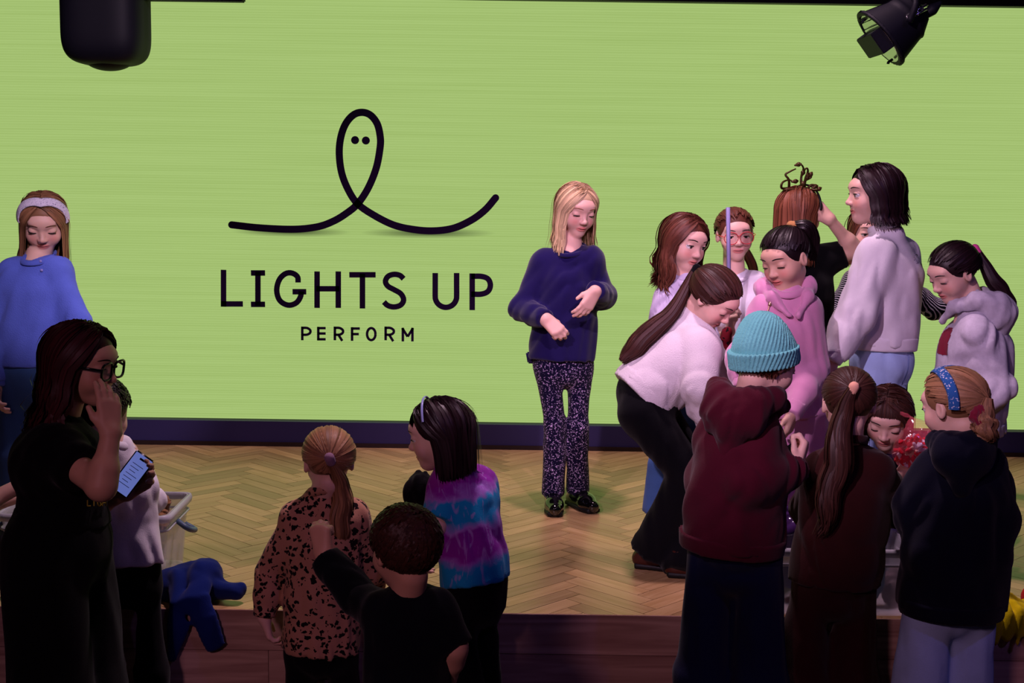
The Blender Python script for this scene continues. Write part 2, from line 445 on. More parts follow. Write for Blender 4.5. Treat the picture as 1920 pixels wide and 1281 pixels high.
        S.cap(s.sh[0], s.sh[1], .03 * k, .03 * k, k=.04); S.cap(s.neck, s.neck - s.spine * .08, .042 * k, .06 * k, k=.03)
        for i in (0, 1):
            if not s.bare[i]: S.cap(s.sh[i], s.el[i], .030 * k, .026 * k, k=.02); S.cap(s.el[i], s.el[i] + (s.wr[i] - s.el[i]) * .7, .026 * k, .021 * k)
            lg = getattr(s, 'legr', (.07, .05, .05)); a_, b_ = min(.055, lg[0] - .012) * k, min(.038, lg[1] - .010) * k; S.cap(s.hip[i], s.kn[i], a_, b_, k=.01); S.cap(s.kn[i], s.an[i], b_, min(.026, lg[2] - .008) * k, k=.01)
            S.cap(s.an[i], s.an[i] - [0, 0, .03], .026 * k, .022 * k)
        V3, F3 = S.mesh(0.019); parts.append((V3, F3, np.zeros((len(V3), 3))))
        o = 0; VV, FF, MM = [], [], []
        for v, f, m in parts: VV.append(v); FF.append(f + o); MM.append(m); o += len(v)
        s.body = s.add('body', np.concatenate(VV), np.concatenate(FF), s.skin, ('mask', np.concatenate(MM)))
        if face: s.face_parts(lid)

    def surf(s, x, u, r=.025):
        L = s.headV; m = (abs(L[:, 0] - x) < r) & (abs(L[:, 2] - u) < r) & (L[:, 1] > 0)
        return L[m, 1].max() if m.any() else 0.36

    def face_parts(s, lid, brow='#2a1a12', iris=(0.12, 0.07, 0.04)):
        hh = s.hh; r0 = .076 * hh
        for sg in (-1, 1):
            e = s.hp(sg * .15, .29, .012)
            gz = nrm(s.F - s.U * 0.55 * lid); a = np.cross(gz, s.X); 
            nu, nv = 24, 16; V = []; F = []
            for a_ in range(nv + 1):
                th = math.pi * a_ / nv
                for b_ in range(nu):
                    ph = 2 * math.pi * b_ / nu; V.append(e + r0 * (math.cos(th) * gz + math.sin(th) * (math.cos(ph) * s.X + math.sin(ph) * a)))
            for a_ in range(nv):
                for b_ in range(nu): F.append((a_ * nu + b_, a_ * nu + (b_ + 1) % nu, (a_ + 1) * nu + (b_ + 1) % nu, (a_ + 1) * nu + b_))
            V = np.array(V); cth = (V - e) @ gz / r0
            col = np.where((cth > .965)[:, None], np.array([[.01, .01, .01]]), np.where((cth > .84)[:, None], np.array([iris]), np.array([[.75, .72, .70]])))
            s.add('eye', V, np.array(F), eye_mat(), ('tint', col))
            up = (0.42 - 0.95 * lid) * r0; an = np.radians(np.linspace(-68, 68, 11)); rr = math.sqrt(max(0.2, 1.16 ** 2 - (up / r0) ** 2)) * r0
            pts = np.array([e + s.U * (up - .02 * hh * abs(math.sin(t)) ** 3) + rr * (math.cos(t) * s.F + math.sin(t) * s.X) for t in an])
            V, F = tubes(pts[None], (np.array([.3, .7, .9, 1, 1, 1, 1, 1, .9, .7, .3]) * .0085 * hh)[None]); s.add('eyelashes', V, F, mat('lash', '#1a0f0c', rough=.6, var=0))
            xs = np.linspace(.065, .25, 8); us = .115 + .03 * np.sin(np.linspace(.3, 2.6, 8))
            pts = np.array([s.hp(sg * x, s.surf(sg * x, u) - .004, u) for x, u in zip(xs, us)])
            V, F = tubes(pts[None], (np.array([.5, 1, 1, 1, .9, .8, .6, .25]) * .0095 * hh)[None], np.tile(s.F, (1, 1)), 6, 1.0, .7); s.add('eyebrow', V, F, s.browm if hasattr(s, 'browm') else mat('brow', brow, var=0))
        xs = np.linspace(-.092, .092, 11); pts = np.array([s.hp(x, s.surf(x, -.275, .014) + .001, -.272 + .012 * (abs(x) / .09) ** 2) for x in xs])
        V, F = tubes(pts[None], (np.array([.3, .6, .9, 1, 1, 1, 1, 1, .9, .6, .3]) * .0075 * hh)[None]); s.add('mouth', V, F, mat('mouth_line', '#5a1418', var=0, rough=.4))

    # -- clothing
    def top(s, m, hem, sleeve=1.0, chest=(.135, .10), waist=(.125, .095), hemr=(.13, .10), sl=(.052, .046, .036), hood=False, band=None, cuff=None, collar=None, seed=1, amp=.004, wl=.09, res=.0085, name='top', sleeve_mat=None, gap=.012, hemax=None, collar_r=.056, shr=.05, nd=.016, ct=.0085):
        k = s.k; s.hemr = hemr; hem = s.j(hem); ms = 0.5 * (s.sh[0] + s.sh[1]); S = Sdf(); hemax = s.hipax if hemax is None else nrm(hemax)
        p1 = hem + (ms - hem) * .42; p2 = hem + (ms - hem) * .78; p3 = ms - s.spine * .035
        half = np.linalg.norm(s.sh[1] - s.sh[0]) / 2
        S.loft([hem, p1, p2, p3], [hemr[0] * k, waist[0] * k, chest[0] * k, max(min(chest[0] * k, half * .85), .06)], [hemr[1] * k, waist[1] * k, chest[1] * k, chest[1] * k * .72], [hemax, nrm(hemax + s.shax), s.shax, s.shax], k=.01, cut0=True)
        S.cap(s.sh[0], s.sh[1], shr * k, shr * k, k=.05)
        for i in (0, 1): S.cap(s.neck - s.spine * nd * k, s.sh[i] * .9 + ms * .1, .05 * k, shr * .9 * k, k=.035)
        for i in (0, 1):
            sh_, e, w_ = s.sh[i], s.el[i], s.wr[i]
            if sleeve <= .6: S.cap(sh_, sh_ + (e - sh_) * .1, sl[0] * k, sl[0] * k, k=.03); S.cone(sh_, sh_ + (e - sh_) * min(sleeve * 2, 1.0), sl[0] * k, sl[1] * k, k=.02)
            else:
                end = e + (w_ - e) * min(1.0, (sleeve - .5) * 2)
                S.cap(sh_, e, sl[0] * k, sl[1] * k, k=.03); S.cap(e, e + (end - e) * .5, sl[1] * k, (sl[1] * .6 + sl[2] * .5) * k, k=.02); S.cone(e + (end - e) * .4, end, (sl[1] * .6 + sl[2] * .45) * k, sl[2] * k, k=.012)
        nz = folds(seed, amp, wl)
        V, F = S.mesh(res, nz)
        s.top_o = s.add(name, V, F, m)
        if band:   # ribbed hem band
            S = Sdf(); t = nrm(p1 - hem); S.loft([hem - t * .022, hem + t * .03], [hemr[0] * k * 1.0, hemr[0] * k * 1.035], [hemr[1] * k * 1.0, hemr[1] * k * 1.035], hemax, cut0=True, cut1=True)
            V, F = S.mesh(.007); s.add('hem_band', V, F, band, parent=s.top_o)
        if cuff and sleeve > .6:
            for i in (0, 1):
                e, w_ = s.el[i], s.wr[i]; end = e + (w_ - e) * min(1.0, (sleeve - .5) * 2); d = nrm(w_ - e)
                S = Sdf(); S.cone(end - d * .03, end + d * .022, sl[2] * k * 1.06, sl[2] * k * .86); V, F = S.mesh(.0065); s.add('cuff', V, F, cuff, parent=s.top_o)
        if collar:
            n_ = 28; an = np.linspace(0, 2 * math.pi, n_ + 1); ndir = nrm(s.hp(0, -.1, -.28) - s.neck); c0 = s.neck + ndir * gap * k
            pts = np.array([c0 + collar_r * k * (math.cos(a) * s.shax + 1.0 * math.sin(a) * s.fwd) - ndir * .022 * math.sin(a) for a in an])
            V, F = tubes(pts[None], np.full((1, n_ + 1), ct * k), np.tile(ndir, (1, 1)), 8, .8, 1.7); s.add('collar', V, F, collar, parent=s.top_o)
        if hood:
            B = -s.fwd; up = s.spine; n0 = s.neck; S = Sdf()
            hs_ = 1.0 if hood is True else hood; a = lambda x, b, u: n0 + k * hs_ * (x * s.shax + b * B + u * up)
            ring = [(.018, -.095, -.085), (.066, -.048, -.018), (.084, .03, .012), (.05, .085, .005), (0, .10, -.015)]
            rad = [r_ * (1.0 if hood is True else hood) for r_ in (.009, .019, .030, .036, .042)]
            for sg in (-1, 1):
                for q in range(4): S.cap(a(sg * ring[q][0], *ring[q][1:]), a(sg * ring[q + 1][0], *ring[q + 1][1:]), rad[q] * k, rad[q + 1] * k, k=.03)
            S.cap(a(0, .105, -.04), a(0, .108, -.15), .05 * k, .03 * k, k=.05); S.cap(a(-.05, .095, -.05), a(.05, .095, -.05), .04 * k, .04 * k, k=.05)
            V, F = S.mesh(.0075, folds(seed + 5, .004, .06)); s.add('hood', V, F, m, parent=s.top_o)

    def trousers(s, m, waist_up=.10, rw=(.118, .09), rh=(.128, .098), leg=(.073, .05, .05), hemcut=.03, seed=3, amp=.004, res=.009, name='trousers', wl=.1, free=False):
        res = .0125 if res == .009 else res
        rw = (min(rw[0], s.hemr[0] - .016), min(rw[1], s.hemr[1] - .016)); rh = (min(rh[0], s.hemr[0] - .007), min(rh[1], s.hemr[1] - .007)); leg = leg if free else (min(leg[0], s.hemr[1] - .018, s.hemr[0] - .085),) + tuple(leg[1:]); s.legr = leg
        k = s.k; S = Sdf(); up = nrm(.6 * s.spine + np.array([0, 0, .4]))
        S.loft([s.pel - [0, 0, .05], s.pel + up * .03, s.pel + up * waist_up], [.115 * k, rh[0] * k, rw[0] * k], [.085 * k, rh[1] * k, rw[1] * k], s.hipax, cut1=True)
        for i in (0, 1):
            end = s.an[i] + nrm(s.kn[i] - s.an[i]) * hemcut
            S.cap(s.hip[i], s.kn[i], leg[0] * k, leg[1] * k, k=.025); S.cone(s.kn[i], end, leg[1] * k, leg[2] * k, k=.02)
            S.cap(s.kn[i], s.kn[i] + (end - s.kn[i]) * .3, leg[1] * k, leg[1] * k * .98, k=.02)
        V, F = S.mesh(res, folds(seed, amp, wl)); return s.add(name, V, F, m)

    def shoes(s, m, sole=None, res=.012, lace=None):
        k = s.k
        for i in (0, 1):
            t = s.toe[i]; d = np.array([math.sin(t), -math.cos(t), 0]); a = s.an[i]; z = s.z0
            g = lambda f, zz, x=0: np.array([a[0] + d[0] * f * k - d[1] * x * k, a[1] + d[1] * f * k + d[0] * x * k, z + zz * k])
            S = Sdf(); S.cap(g(-.035, .034), g(.08, .036), .033 * k, .036 * k, k=.02); S.cap(g(.08, .036), g(.125, .030), .036 * k, .027 * k, k=.02)
            S.cap(g(-.01, .05), g(.035, .055), .032 * k, .03 * k, k=.02); S.cone(g(-.012, .05), g(-.012, .095), .034 * k, .033 * k, k=.012)
            lo = z + .010
            S.add(lambda Q, lo=lo: Q[..., 2] - lo, g(-.2, -.1) - .2, g(.3, .0) + .2, k=.003, op='s') 
            V, F = S.mesh(res); o = s.add('shoe', V, F, m)
            S = Sdf(); pts = [g(-.066, .0), g(-.02, .0), g(.07, .0), g(.15, .0)]
            S.loft([g(-.045, .012), g(0, .012), g(.075, .012), g(.125, .012)], [.033 * k, .034 * k, .041 * k, .032 * k], [.012 * k] * 4, np.array([-d[1], d[0], 0]), pw=4.0)
            V, F = S.mesh(res); s.add('sole', V, F, sole or m, parent=o)

    def snap(s, px, py, lift=.002, r=7, o=None):
        "nearest point of the top facing the camera at a photo pixel"
        o = o or s.top_o; me = o.data; V = np.zeros(len(me.vertices) * 3, np.float32); me.vertices.foreach_get('co', V); V = V.reshape(-1, 3) + np.array(s.root.location)
        q = V - CAM; z = q @ _d; x = 960 + FPX * (q @ _r) / z; y = 640.5 - FPX * (q @ _u) / z
        m = (abs(x - px) < r) & (abs(y - py) < r)
        return P(px, py, V[m, 1].min() - lift) if m.any() else P(px, py, s.Y - .1)
    def patch(s, name, m, center, radius, d, lift=.0025, o=None):
        "a flat print lying on the top: copies the cloth faces near a point that look along d"
        o = o or s.top_o; me = o.data; V = np.zeros(len(me.vertices) * 3, np.float32); me.vertices.foreach_get('co', V); V = V.reshape(-1, 3) + np.array(s.root.location)
        F = np.zeros(len(me.loops), np.int32); me.loops.foreach_get('vertex_index', F); F = F.reshape(-1, 4)
        c = V[F].mean(1); nn = np.cross(V[F[:, 2]] - V[F[:, 0]], V[F[:, 3]] - V[F[:, 1]]); nn /= np.linalg.norm(nn, axis=1, keepdims=True) + 1e-9
        d = nrm(d); q = c - center; q = q - (q @ d)[:, None] * d; keep = (nn @ d > .2) & (np.abs(q[:, 2]) < radius[1]) & (np.linalg.norm(q[:, :2], axis=1) < radius[0]) & (np.linalg.norm(c - center, axis=1) < max(radius) * 2.2)
        F = F[keep]; u, inv = np.unique(F, return_inverse=True); F = inv.reshape(F.shape)
        s.add(name, V[u] + d * lift, F, m, parent=o)
    # -- hair
    def ellp(s, d, off=0.0):
        d = np.asarray(d); return s.hp(0, -.06, .12) + s.hh * ((d * (np.array([.375, .46, .40]) + off)) @ s.R)
    def cap_mesh(s, low=-.20, front=.13, res=.006, grow=0.0, ear=True):
        S = Sdf(); hh = s.hh; R = s.R
        S.ell(s.hp(0, -.06, .12), np.array([.36, .448, .39]) * hh + grow, R, k=.004)
        S.ell(s.hp(0, .44, -.17), np.array([.40, .36, .44]) * hh, R, k=.02, op='s')
        c = s.hp(0, 0, low); big = .3
        S.add(lambda Q: (Q - c) @ s.U, c - big, c + big, k=.01, op='s')
        return S.mesh(res)
    def finish_hair(s, paths, rad, outs, m, cap=None, sides=4, wide=1.5, thin=.75, name='hair', tint=(0, 1)):
        Vs, Fs, Ts, o = [], [], [], 0
        if cap is not None: V, F = cap; Vs.append(V); Fs.append(F); Ts.append(np.full(len(V), .35)); o = len(V)
        if len(paths):
            V, F, t = ribbons(paths, rad, outs, len(paths)); Vs.append(V); Fs.append(F + o); Ts.append(t)
        return s.add(name, np.concatenate(Vs), np.concatenate(Fs), m, ('tint', np.concatenate(Ts)))

    def loose(s, m, n=340, den=2.6, length=.9, part=.05, a0=62, bulk=.03, wave=.0, wl=.5, flare=0.0, seed=1, rad=.0055, jit=.12, inward=.0, push=(0, 0, 0), grav=None, fringe=0, sides_only=None, low=-.25, hs=9, back=0.0, flyp=.05):
        n = int(n * den * s.lo); rad *= .62; fringe = int(fringe * 2.2); r = np.random.default_rng(seed); hh = s.hh; paths, rads, outs = [], [], []
        down = nrm(grav) if grav is not None else np.array([0, 0, -1.0]); n1 = 8
        prof = np.concatenate([np.full(n1, 1.0), np.linspace(1.05, .9, hs)]); prof[0] = .5; prof[-1] = .25; prof[-2] = .6
        for i in range(n):
            sg = 1 if r.random() < .5 else -1; q = r.random()
            al = math.radians(52 + 98 * q); r0 = nrm([part + sg * .03, math.cos(al), math.sin(al)])
            az = math.radians(a0 + (182 - a0) * q ** .85 + r.normal() * 4); e1 = nrm([sg * math.sin(az), math.cos(az), -.28])
            off = bulk * (0.3 + 0.7 * r.random()); om = math.acos(np.clip(r0 @ e1, -1, 1)); pts = []
            for t in np.linspace(0, 1, n1):
                d = (math.sin((1 - t) * om) * r0 + math.sin(t * om) * e1) / math.sin(om)
                pts.append(s.ellp(d, off * (.3 + .7 * t)))
            tan = nrm(pts[-1] - pts[-2]); out = nrm(np.array(pts[-1]) - s.hp(0, -.06, .1)); out_h = out - (out @ down) * down
            L = hh * length * (1 - jit * r.random()); st = L / hs; p = pts[-1]; ph = r.uniform(0, 6.28); lat = nrm(np.cross(down, out_h))
            for t in range(hs):
                u = (t + 1) / hs; d = nrm(tan * (1 - u) ** 2.2 + down * 1.2 - out_h * inward * u + out_h * flare * max(0, u - .55) * 4 + np.array(push) * u + s.F * (-back) * u)
                p = p + d * st; amp = wave * hh * u
                pts.append(p + lat * amp * math.sin(ph * .25 + seed + u * 6.28 / wl) + out_h * amp * .7 * math.cos(ph * .25 + u * 6.28 / wl))
            fly = r.random() < flyp; fz = r.normal(size=3) * hh * (.05 if fly else .013); pts = np.array(pts); pts += fz * np.linspace(.2, 1.3, len(pts))[:, None]; paths.append(pts); rads.append(prof * rad * (.7 + .6 * r.random())); outs.append(out)
        for i in range(fringe):
            x = r.uniform(-1, 1); r0 = nrm([x * .35 + part, .38, .9]); e1 = nrm([x * .72, .95, .02 + .1 * r.random()]); om = math.acos(np.clip(r0 @ e1, -1, 1)); pts = []
            for t in np.linspace(0, 1, n1 + hs):
                d = (math.sin((1 - t) * om) * r0 + math.sin(t * om) * e1) / math.sin(om); pts.append(s.ellp(d, .02 + .015 * r.random() * 0 - .03 * t))
            paths.append(pts); rads.append(prof * rad); outs.append(s.F)
        return s.finish_hair(paths, rads, outs, m, s.cap_mesh(low=low))

    def ponytail(s, m, tie=35, tail=None, tail_r=(.018, .03, .035, .012), n=260, nt=110, seed=1, rad=.005, wave=.0, tiem=None, bulk=.01, low=-.22, tie_off=.06, side=0.0, tname='hair_tie', wl=.3, tjit=.12, tie_r=.016, els=0, ela=0):
        n = int(n * 2.6 * s.lo); nt = int(nt * 2.6); rad *= .62; r = np.random.default_rng(seed); e = math.radians(tie); td = nrm([side, -math.cos(e), math.sin(e)]); paths, rads, outs = [], [], []
        AZ = [0, 35, 60, 85, 110, 140, 180]; EL = [40, 36, 18, 2, -14, -32, -40]; n1 = 12; tie_p = s.ellp(td, tie_off)
        for i in range(n):
            sg = 1 if r.random() < .5 else -1; az = r.uniform(0, 180); el = math.radians(np.interp(az, AZ, EL) + els + ela * math.exp(-((az - 80) / 30) ** 2) + r.normal() * 3.5); a = math.radians(az)
            r0 = nrm([sg * math.sin(a) * math.cos(el), math.cos(a) * math.cos(el), math.sin(el)]); om = math.acos(np.clip(r0 @ td, -1, 1)) + 1e-4
            off = bulk * r.random(); pts = []; ts = np.linspace(r.random() * .3, 1, n1)
            for t in ts:
                d = (math.sin((1 - t) * om) * r0 + math.sin(t * om) * td) / math.sin(om); p = s.ellp(d, off + .012)
                w_ = max(0, t - .8) / .2; pts.append(p * (1 - w_ * w_) + tie_p * w_ * w_)
            pr = np.full(n1, 1.0); pr[0] = .3; pr[-1] = .6
            paths.append(pts); rads.append(pr * rad * (.7 + .6 * r.random())); outs.append(nrm(pts[5] - s.hp(0, -.06, .12)))
        hair = s.finish_hair(paths, rads, outs, m, s.cap_mesh(low=low))
        if tail is not None:
            base = smoothline(np.vstack([tie_p[None], np.array([s.j(t) for t in tail])]), 22); T = np.gradient(base, axis=0); T /= np.linalg.norm(T, axis=1, keepdims=True)
            up = np.array([.0, -1, .25]); A = np.cross(T, up); A /= np.linalg.norm(A, axis=1, keepdims=True); B = np.cross(T, A)
            pr = np.interp(np.linspace(0, 1, 22), np.linspace(0, 1, len(tail_r)), tail_r); paths, rads, outs = [], [], []
            for i in range(nt):
                a = r.uniform(0, 6.28); q = math.sqrt(r.random()); ph = r.uniform(0, 6.28); cut = 1 - tjit * r.random(); u = np.linspace(0, 1, 22) * cut
                bp = np.stack([np.interp(u, np.linspace(0, 1, 22), base[:, c]) for c in range(3)], 1); pp = np.interp(u, np.linspace(0, 1, 22), pr)
                wv = wave * u * np.sin(u * 6.28 / wl + ph * .3); wv2 = wave * u * np.cos(u * 6.28 / wl + ph * .3)
                paths.append(bp + A * (q * math.cos(a) * pp + wv)[:, None] + B * (q * math.sin(a) * pp * .8 + wv2 * .5)[:, None])
                rr = np.full(22, 1.0); rr[-1] = .2; rr[-2] = .6; rads.append(rr * rad * (.7 + .6 * r.random())); outs.append(A[5] * math.cos(a) + B[5] * math.sin(a))
            V, F, t = ribbons(paths, rads, outs, nt)
            s.add('ponytail', V, F, m, ('tint', t), parent=hair)
            if tiem:
                S = Sdf(); S.cap(base[0] - T[0] * .004, base[0] + T[0] * .014, tie_r, tie_r * .95); V, F = S.mesh(.004); s.add(tname, V, F, tiem, parent=hair)
        return hair

    def short(s, m, n=420, seed=1, rad=.005, L=.22, low=-.12, messy=.25, nape=0):
        n = int(n * 2.4); rad *= .6; r = np.random.default_rng(seed); paths, rads, outs = [], [], []
        crown = nrm([.1, -.55, .85])
        for i in range(n):
            while True:
                d = nrm(r.normal(size=3))
                az = math.degrees(math.atan2(abs(d[0]), d[1])); el = math.degrees(math.asin(d[2]))
                if el > np.interp(az, [0, 35, 60, 85, 110, 140, 180], [40, 36, 16, 2, -22 - nape * .5, -36 - nape, -38 - nape]): break
            flow = d - crown; flow = nrm(flow - (flow @ d) * d + r.normal(size=3) * messy); pts = []; dd = d.copy()
            for t in np.linspace(0, 1, 7):
                q = nrm(d + flow * L * 1.6 * t); pts.append(s.ellp(q, .01 + .05 * t * (1 - t) + .02 * r.random()))
            pr = np.array([.6, 1, 1, 1, .9, .7, .2]); paths.append(pts); rads.append(pr * rad * (.7 + .6 * r.random())); outs.append(s.R.T @ d)
        return s.finish_hair(paths, rads, outs, m, s.cap_mesh(low=low, grow=.002))

    def band(s, m, width=.014, f0=.10, fu=.75, lowx=-.18, name='headband', off=.07, tilt=0.0, thin=.18, a1=100):
        pts = []
        for a in np.linspace(-a1, a1, 31):
            t = math.radians(a); d = nrm([math.sin(t), f0 - tilt * abs(math.sin(t)), math.cos(t)]); pts.append(s.ellp(d, off))
        pts = np.array(pts); out = pts - s.hp(0, -.06, .12)
        V, F = tubes(pts[None], np.full((1, 31), width), out[None], 8, 1.0, thin); return s.add(name, V, F, m)

    def glasses(s, m, lens=.135, rr=.009, f=.40, u=0.0, square=2.0, glass=None):
        hh = s.hh; root = None; g = None
        for sg in (-1, 1):
            an = np.linspace(0, 2 * math.pi, 33); pts = np.array([s.hp(sg * .155 + lens * np.sign(math.cos(a)) * abs(math.cos(a)) ** (2 / square), f - .02 * abs(math.cos(a)) , u + lens * .86 * np.sign(math.sin(a)) * abs(math.sin(a)) ** (2 / square)) for a in an])
            V, F = tubes(pts[None], np.full((1, 33), rr * hh), np.tile(s.F, (1, 1)), 6); o = s.add('glasses', V, F, m, parent=g) if g is None else s.add('rim', V, F, m, parent=g)
            if g is None: g = o
            if glass:
                c = pts[:-1].mean(0); V = np.vstack([pts[:-1], c[None]]); F = [(i, (i + 1) % 32, 32) for i in range(32)]; s.add('lens', V, F, glass, parent=g)
            tm = np.array([s.hp(sg * (.155 + lens), f - .02, u + .03), s.hp(sg * .36, .25, u + .04), s.hp(sg * .375, -.06, u + .02)]); pth = smoothline(tm, 12)
            V, F = tubes(pth[None], np.full((1, 12), rr * hh), None, 6); s.add('temple', V, F, m, parent=g)
        pth = smoothline([s.hp(-.03, f, u + .04), s.hp(0, f + .02, u + .055), s.hp(.03, f, u + .04)], 8); V, F = tubes(pth[None], np.full((1, 8), rr * hh), None, 6); s.add('bridge', V, F, m, parent=g)
        return g
# ---------------------------------------------------------------- setting
FY, WY, LZ = 4.244, 6.90, -0.55        # stage front edge, back wall, auditorium floor
HX = 3.5
def struct(o): o['kind'] = 'structure'; return o

black = mat('black_paint', (0.006, 0.006, 0.008), rough=0.6, var=0.2)
def wood(name, c1, c2, gscale, rough, rnd=True, coat=0.0, spec=.4):
    m = mat(name, c1, rough=rough, var=0, spec=spec, coat=coat); N, L, b = nodes(m)
    at = N.new('ShaderNodeAttribute'); at.attribute_name = 'grain'      # grain coordinates along the board
    mp = N.new('ShaderNodeMapping'); mp.inputs['Scale'].default_value = gscale; L.new(at.outputs['Vector'], mp.inputs['Vector'])
    n = N.new('ShaderNodeTexNoise'); n.inputs['Scale'].default_value = 1; n.inputs['Detail'].default_value = 6; n.inputs['Distortion'].default_value = 1.2; L.new(mp.outputs[0], n.inputs['Vector'])
    cr = N.new('ShaderNodeMapRange'); cr.inputs[1].default_value = .35; cr.inputs[2].default_value = .7; L.new(n.outputs['Fac'], cr.inputs[0])
    mx = N.new('ShaderNodeMix'); mx.data_type = 'RGBA'; mx.inputs[6].default_value = (*lin(c1), 1); mx.inputs[7].default_value = (*lin(c2), 1); L.new(cr.outputs[0], mx.inputs[0])
    a2 = N.new('ShaderNodeAttribute'); a2.attribute_name = 'tint'
    hs = N.new('ShaderNodeHueSaturation'); L.new(mx.outputs[2], hs.inputs['Color'])
    mr = N.new('ShaderNodeMapRange'); mr.inputs[3].default_value = .72; mr.inputs[4].default_value = 1.25; L.new(a2.outputs['Fac'], mr.inputs[0]); L.new(mr.outputs[0], hs.inputs['Value'])
    L.new(hs.outputs[0], b.inputs['Base Color'])
    rr = N.new('ShaderNodeMapRange'); rr.inputs[3].default_value = rough * .85; rr.inputs[4].default_value = rough * 1.2; L.new(n.outputs['Fac'], rr.inputs[0]); L.new(rr.outputs[0], b.inputs['Roughness'])
    return m
parq = wood('parquet_oak', '#9c7b52', '#b3936a', (3, 40, 3), .33, spec=.36)
oak = wood('oak_boards', '#a07c70', '#cdaa9a', (1.6, 22, 1.6), .45)

stage = struct(box('floor', (0, (FY + WY) / 2 + .22, -.03), (2 * HX, WY - FY + .4, .05), mat('subfloor', '#2a1a0e', rough=.8)))
stage['label'] = 'herringbone oak parquet stage floor'

def clip(poly, axis, val, keep_greater):
    out = []
    for i in range(len(poly)):
        a, b = poly[i], poly[(i + 1) % len(poly)]
        ia = (a[axis] >= val) == keep_greater; ib = (b[axis] >= val) == keep_greater
        if ia: out.append(a)
        if ia != ib:
            t = (val - a[axis]) / (b[axis] - a[axis]); out.append((a[0] + (b[0] - a[0]) * t, a[1] + (b[1] - a[1]) * t))
    return out
BL, BW, GAP = .35, .07, .0011
rot = math.pi / 4; cr_, sr_ = math.cos(rot), math.sin(rot)
blocks = []
for k in range(-130, 131):
    for m_ in range(-16, 17):
        for kind in (0, 1):
            x0, y0 = k * BW + m_ * 2 * BL, k * BW
            if kind == 0: rc = (x0, y0, x0 + BL, y0 + BW)
            else: rc = (x0, y0 + BW, x0 + BW, y0 + BW + BL)
            g = GAP
            q = [(rc[0] + g, rc[1] + g), (rc[2] - g, rc[1] + g), (rc[2] - g, rc[3] - g), (rc[0] + g, rc[3] - g)]
            q = [(a * cr_ - b * sr_, a * sr_ + b * cr_ + 5.5) for a, b in q]
            if max(p[1] for p in q) < FY + .004 or min(p[1] for p in q) > WY - .01 or max(p[0] for p in q) < -HX or min(p[0] for p in q) > HX: continue
            q = clip(q, 1, FY + .004, True)
            if len(q) >= 3: q = clip(q, 1, WY - .01, False)
            if len(q) >= 3: q = clip(q, 0, -HX, True)
            if len(q) >= 3: q = clip(q, 0, HX, False)
            if len(q) < 3: continue
            c = np.mean(q, 0); ang = rot if kind == 0 else rot + math.pi / 2
            blocks.append((c[1] + (0 if abs(c[0]) < c[1] * .40 else 5), q, ang))
blocks.sort(key=lambda t: t[0])
def prism(q, z0, z1):
    n = len(q); V = [(a, b, z1) for a, b in q] + [(a, b, z0) for a, b in q]
    F = [tuple(range(n))] + [(i, i + n, (i + 1) % n + n, (i + 1) % n) for i in range(n)]
    return V, F
rest = []
for i, (d, q, ang) in enumerate(blocks):
    V, F = prism(q, -.006, rng.uniform(0, .0004)); c = np.mean(q, 0); t = rng.random(); o3 = rng.uniform(0, 50)
    A = np.array(V); G = np.stack([(A[:, 0] - c[0]) * math.cos(ang) + (A[:, 1] - c[1]) * math.sin(ang) + o3, -(A[:, 0] - c[0]) * math.sin(ang) + (A[:, 1] - c[1]) * math.cos(ang) + o3, A[:, 2]], 1)
    if i < 295:
        me = mesh_np('parquet_block', V, F, False); attr(me, 'tint', np.full(len(V), t)); attr(me, 'grain', G); ob('parquet_block', me, parq, stage)
    else: rest.append((V, F, t, G))
V, F = join_vf([(r[0], r[1]) for r in rest]); me = mesh_np('parquet_field', V, F, False)
attr(me, 'tint', np.concatenate([np.full(len(r[0]), r[2]) for r in rest])); attr(me, 'grain', np.concatenate([r[3] for r in rest]))
ob('parquet_field', me, parq, stage)['kind'] = 'stuff'

# stage front: oak boards
front = struct(box('wall_stage_front', (0, FY + .034, LZ / 2 - .012), (2 * HX, .04, -LZ - .03), mat('riser_core', '#1a100a')))
BH = .137; z = 0.0
for row in range(4):
    z1, z0 = -row * BH - (.0012 if row else -.0), -(row + 1) * BH
    xs = [-HX] + [x for x in ([-2.2, .9, 2.4], [-.79, 1.45], [-1.7, .2, 2.1], [-.4, 1.1])[row]] + [HX]
    for a, b in zip(xs, xs[1:]):
        V, F = box_vf(((a + b) / 2, FY + .007, (z1 + z0) / 2), (b - a - .0015, .014, z1 - z0 - .0008), .001)
        A = np.array(V); o3 = rng.uniform(0, 40); me = mesh_np('board', V, F, False); attr(me, 'tint', np.full(len(A), rng.uniform(.3, .7))); attr(me, 'grain', np.stack([A[:, 0] + o3, A[:, 2] + o3, A[:, 1]], 1)); ob('board', me, oak, front)
struct(box('floor_auditorium', (0, 2.0, LZ - .03), (2 * HX + 2, 4.6, .06), mat('dark_floor', '#2c1a16', rough=.6)))
struct(box('trim_stage_back', (0, WY - .004, .011), (2 * HX, .016, .022), mat('dark_skirting', '#1c0d0c', rough=.5)))

# plinth under the screen
SB = P(1160, 795, WY + .03)[2]; ST = P(1400, 8, WY + .03)[2]
plinth = struct(box('wall_back_plinth', (0, WY + .10, SB / 2 - .004), (2 * HX, .2, SB - .008), mat('plinth_navy', '#241f4a', rough=.55, var=.15, vscale=3)))
struct(box('wall_back', (0, WY + .35, 1.6), (2 * HX, .1, 4.4), black))
struct(box('trim_screen_top', (0, WY + .06, ST + .45), (2 * HX, .2, .9), black))

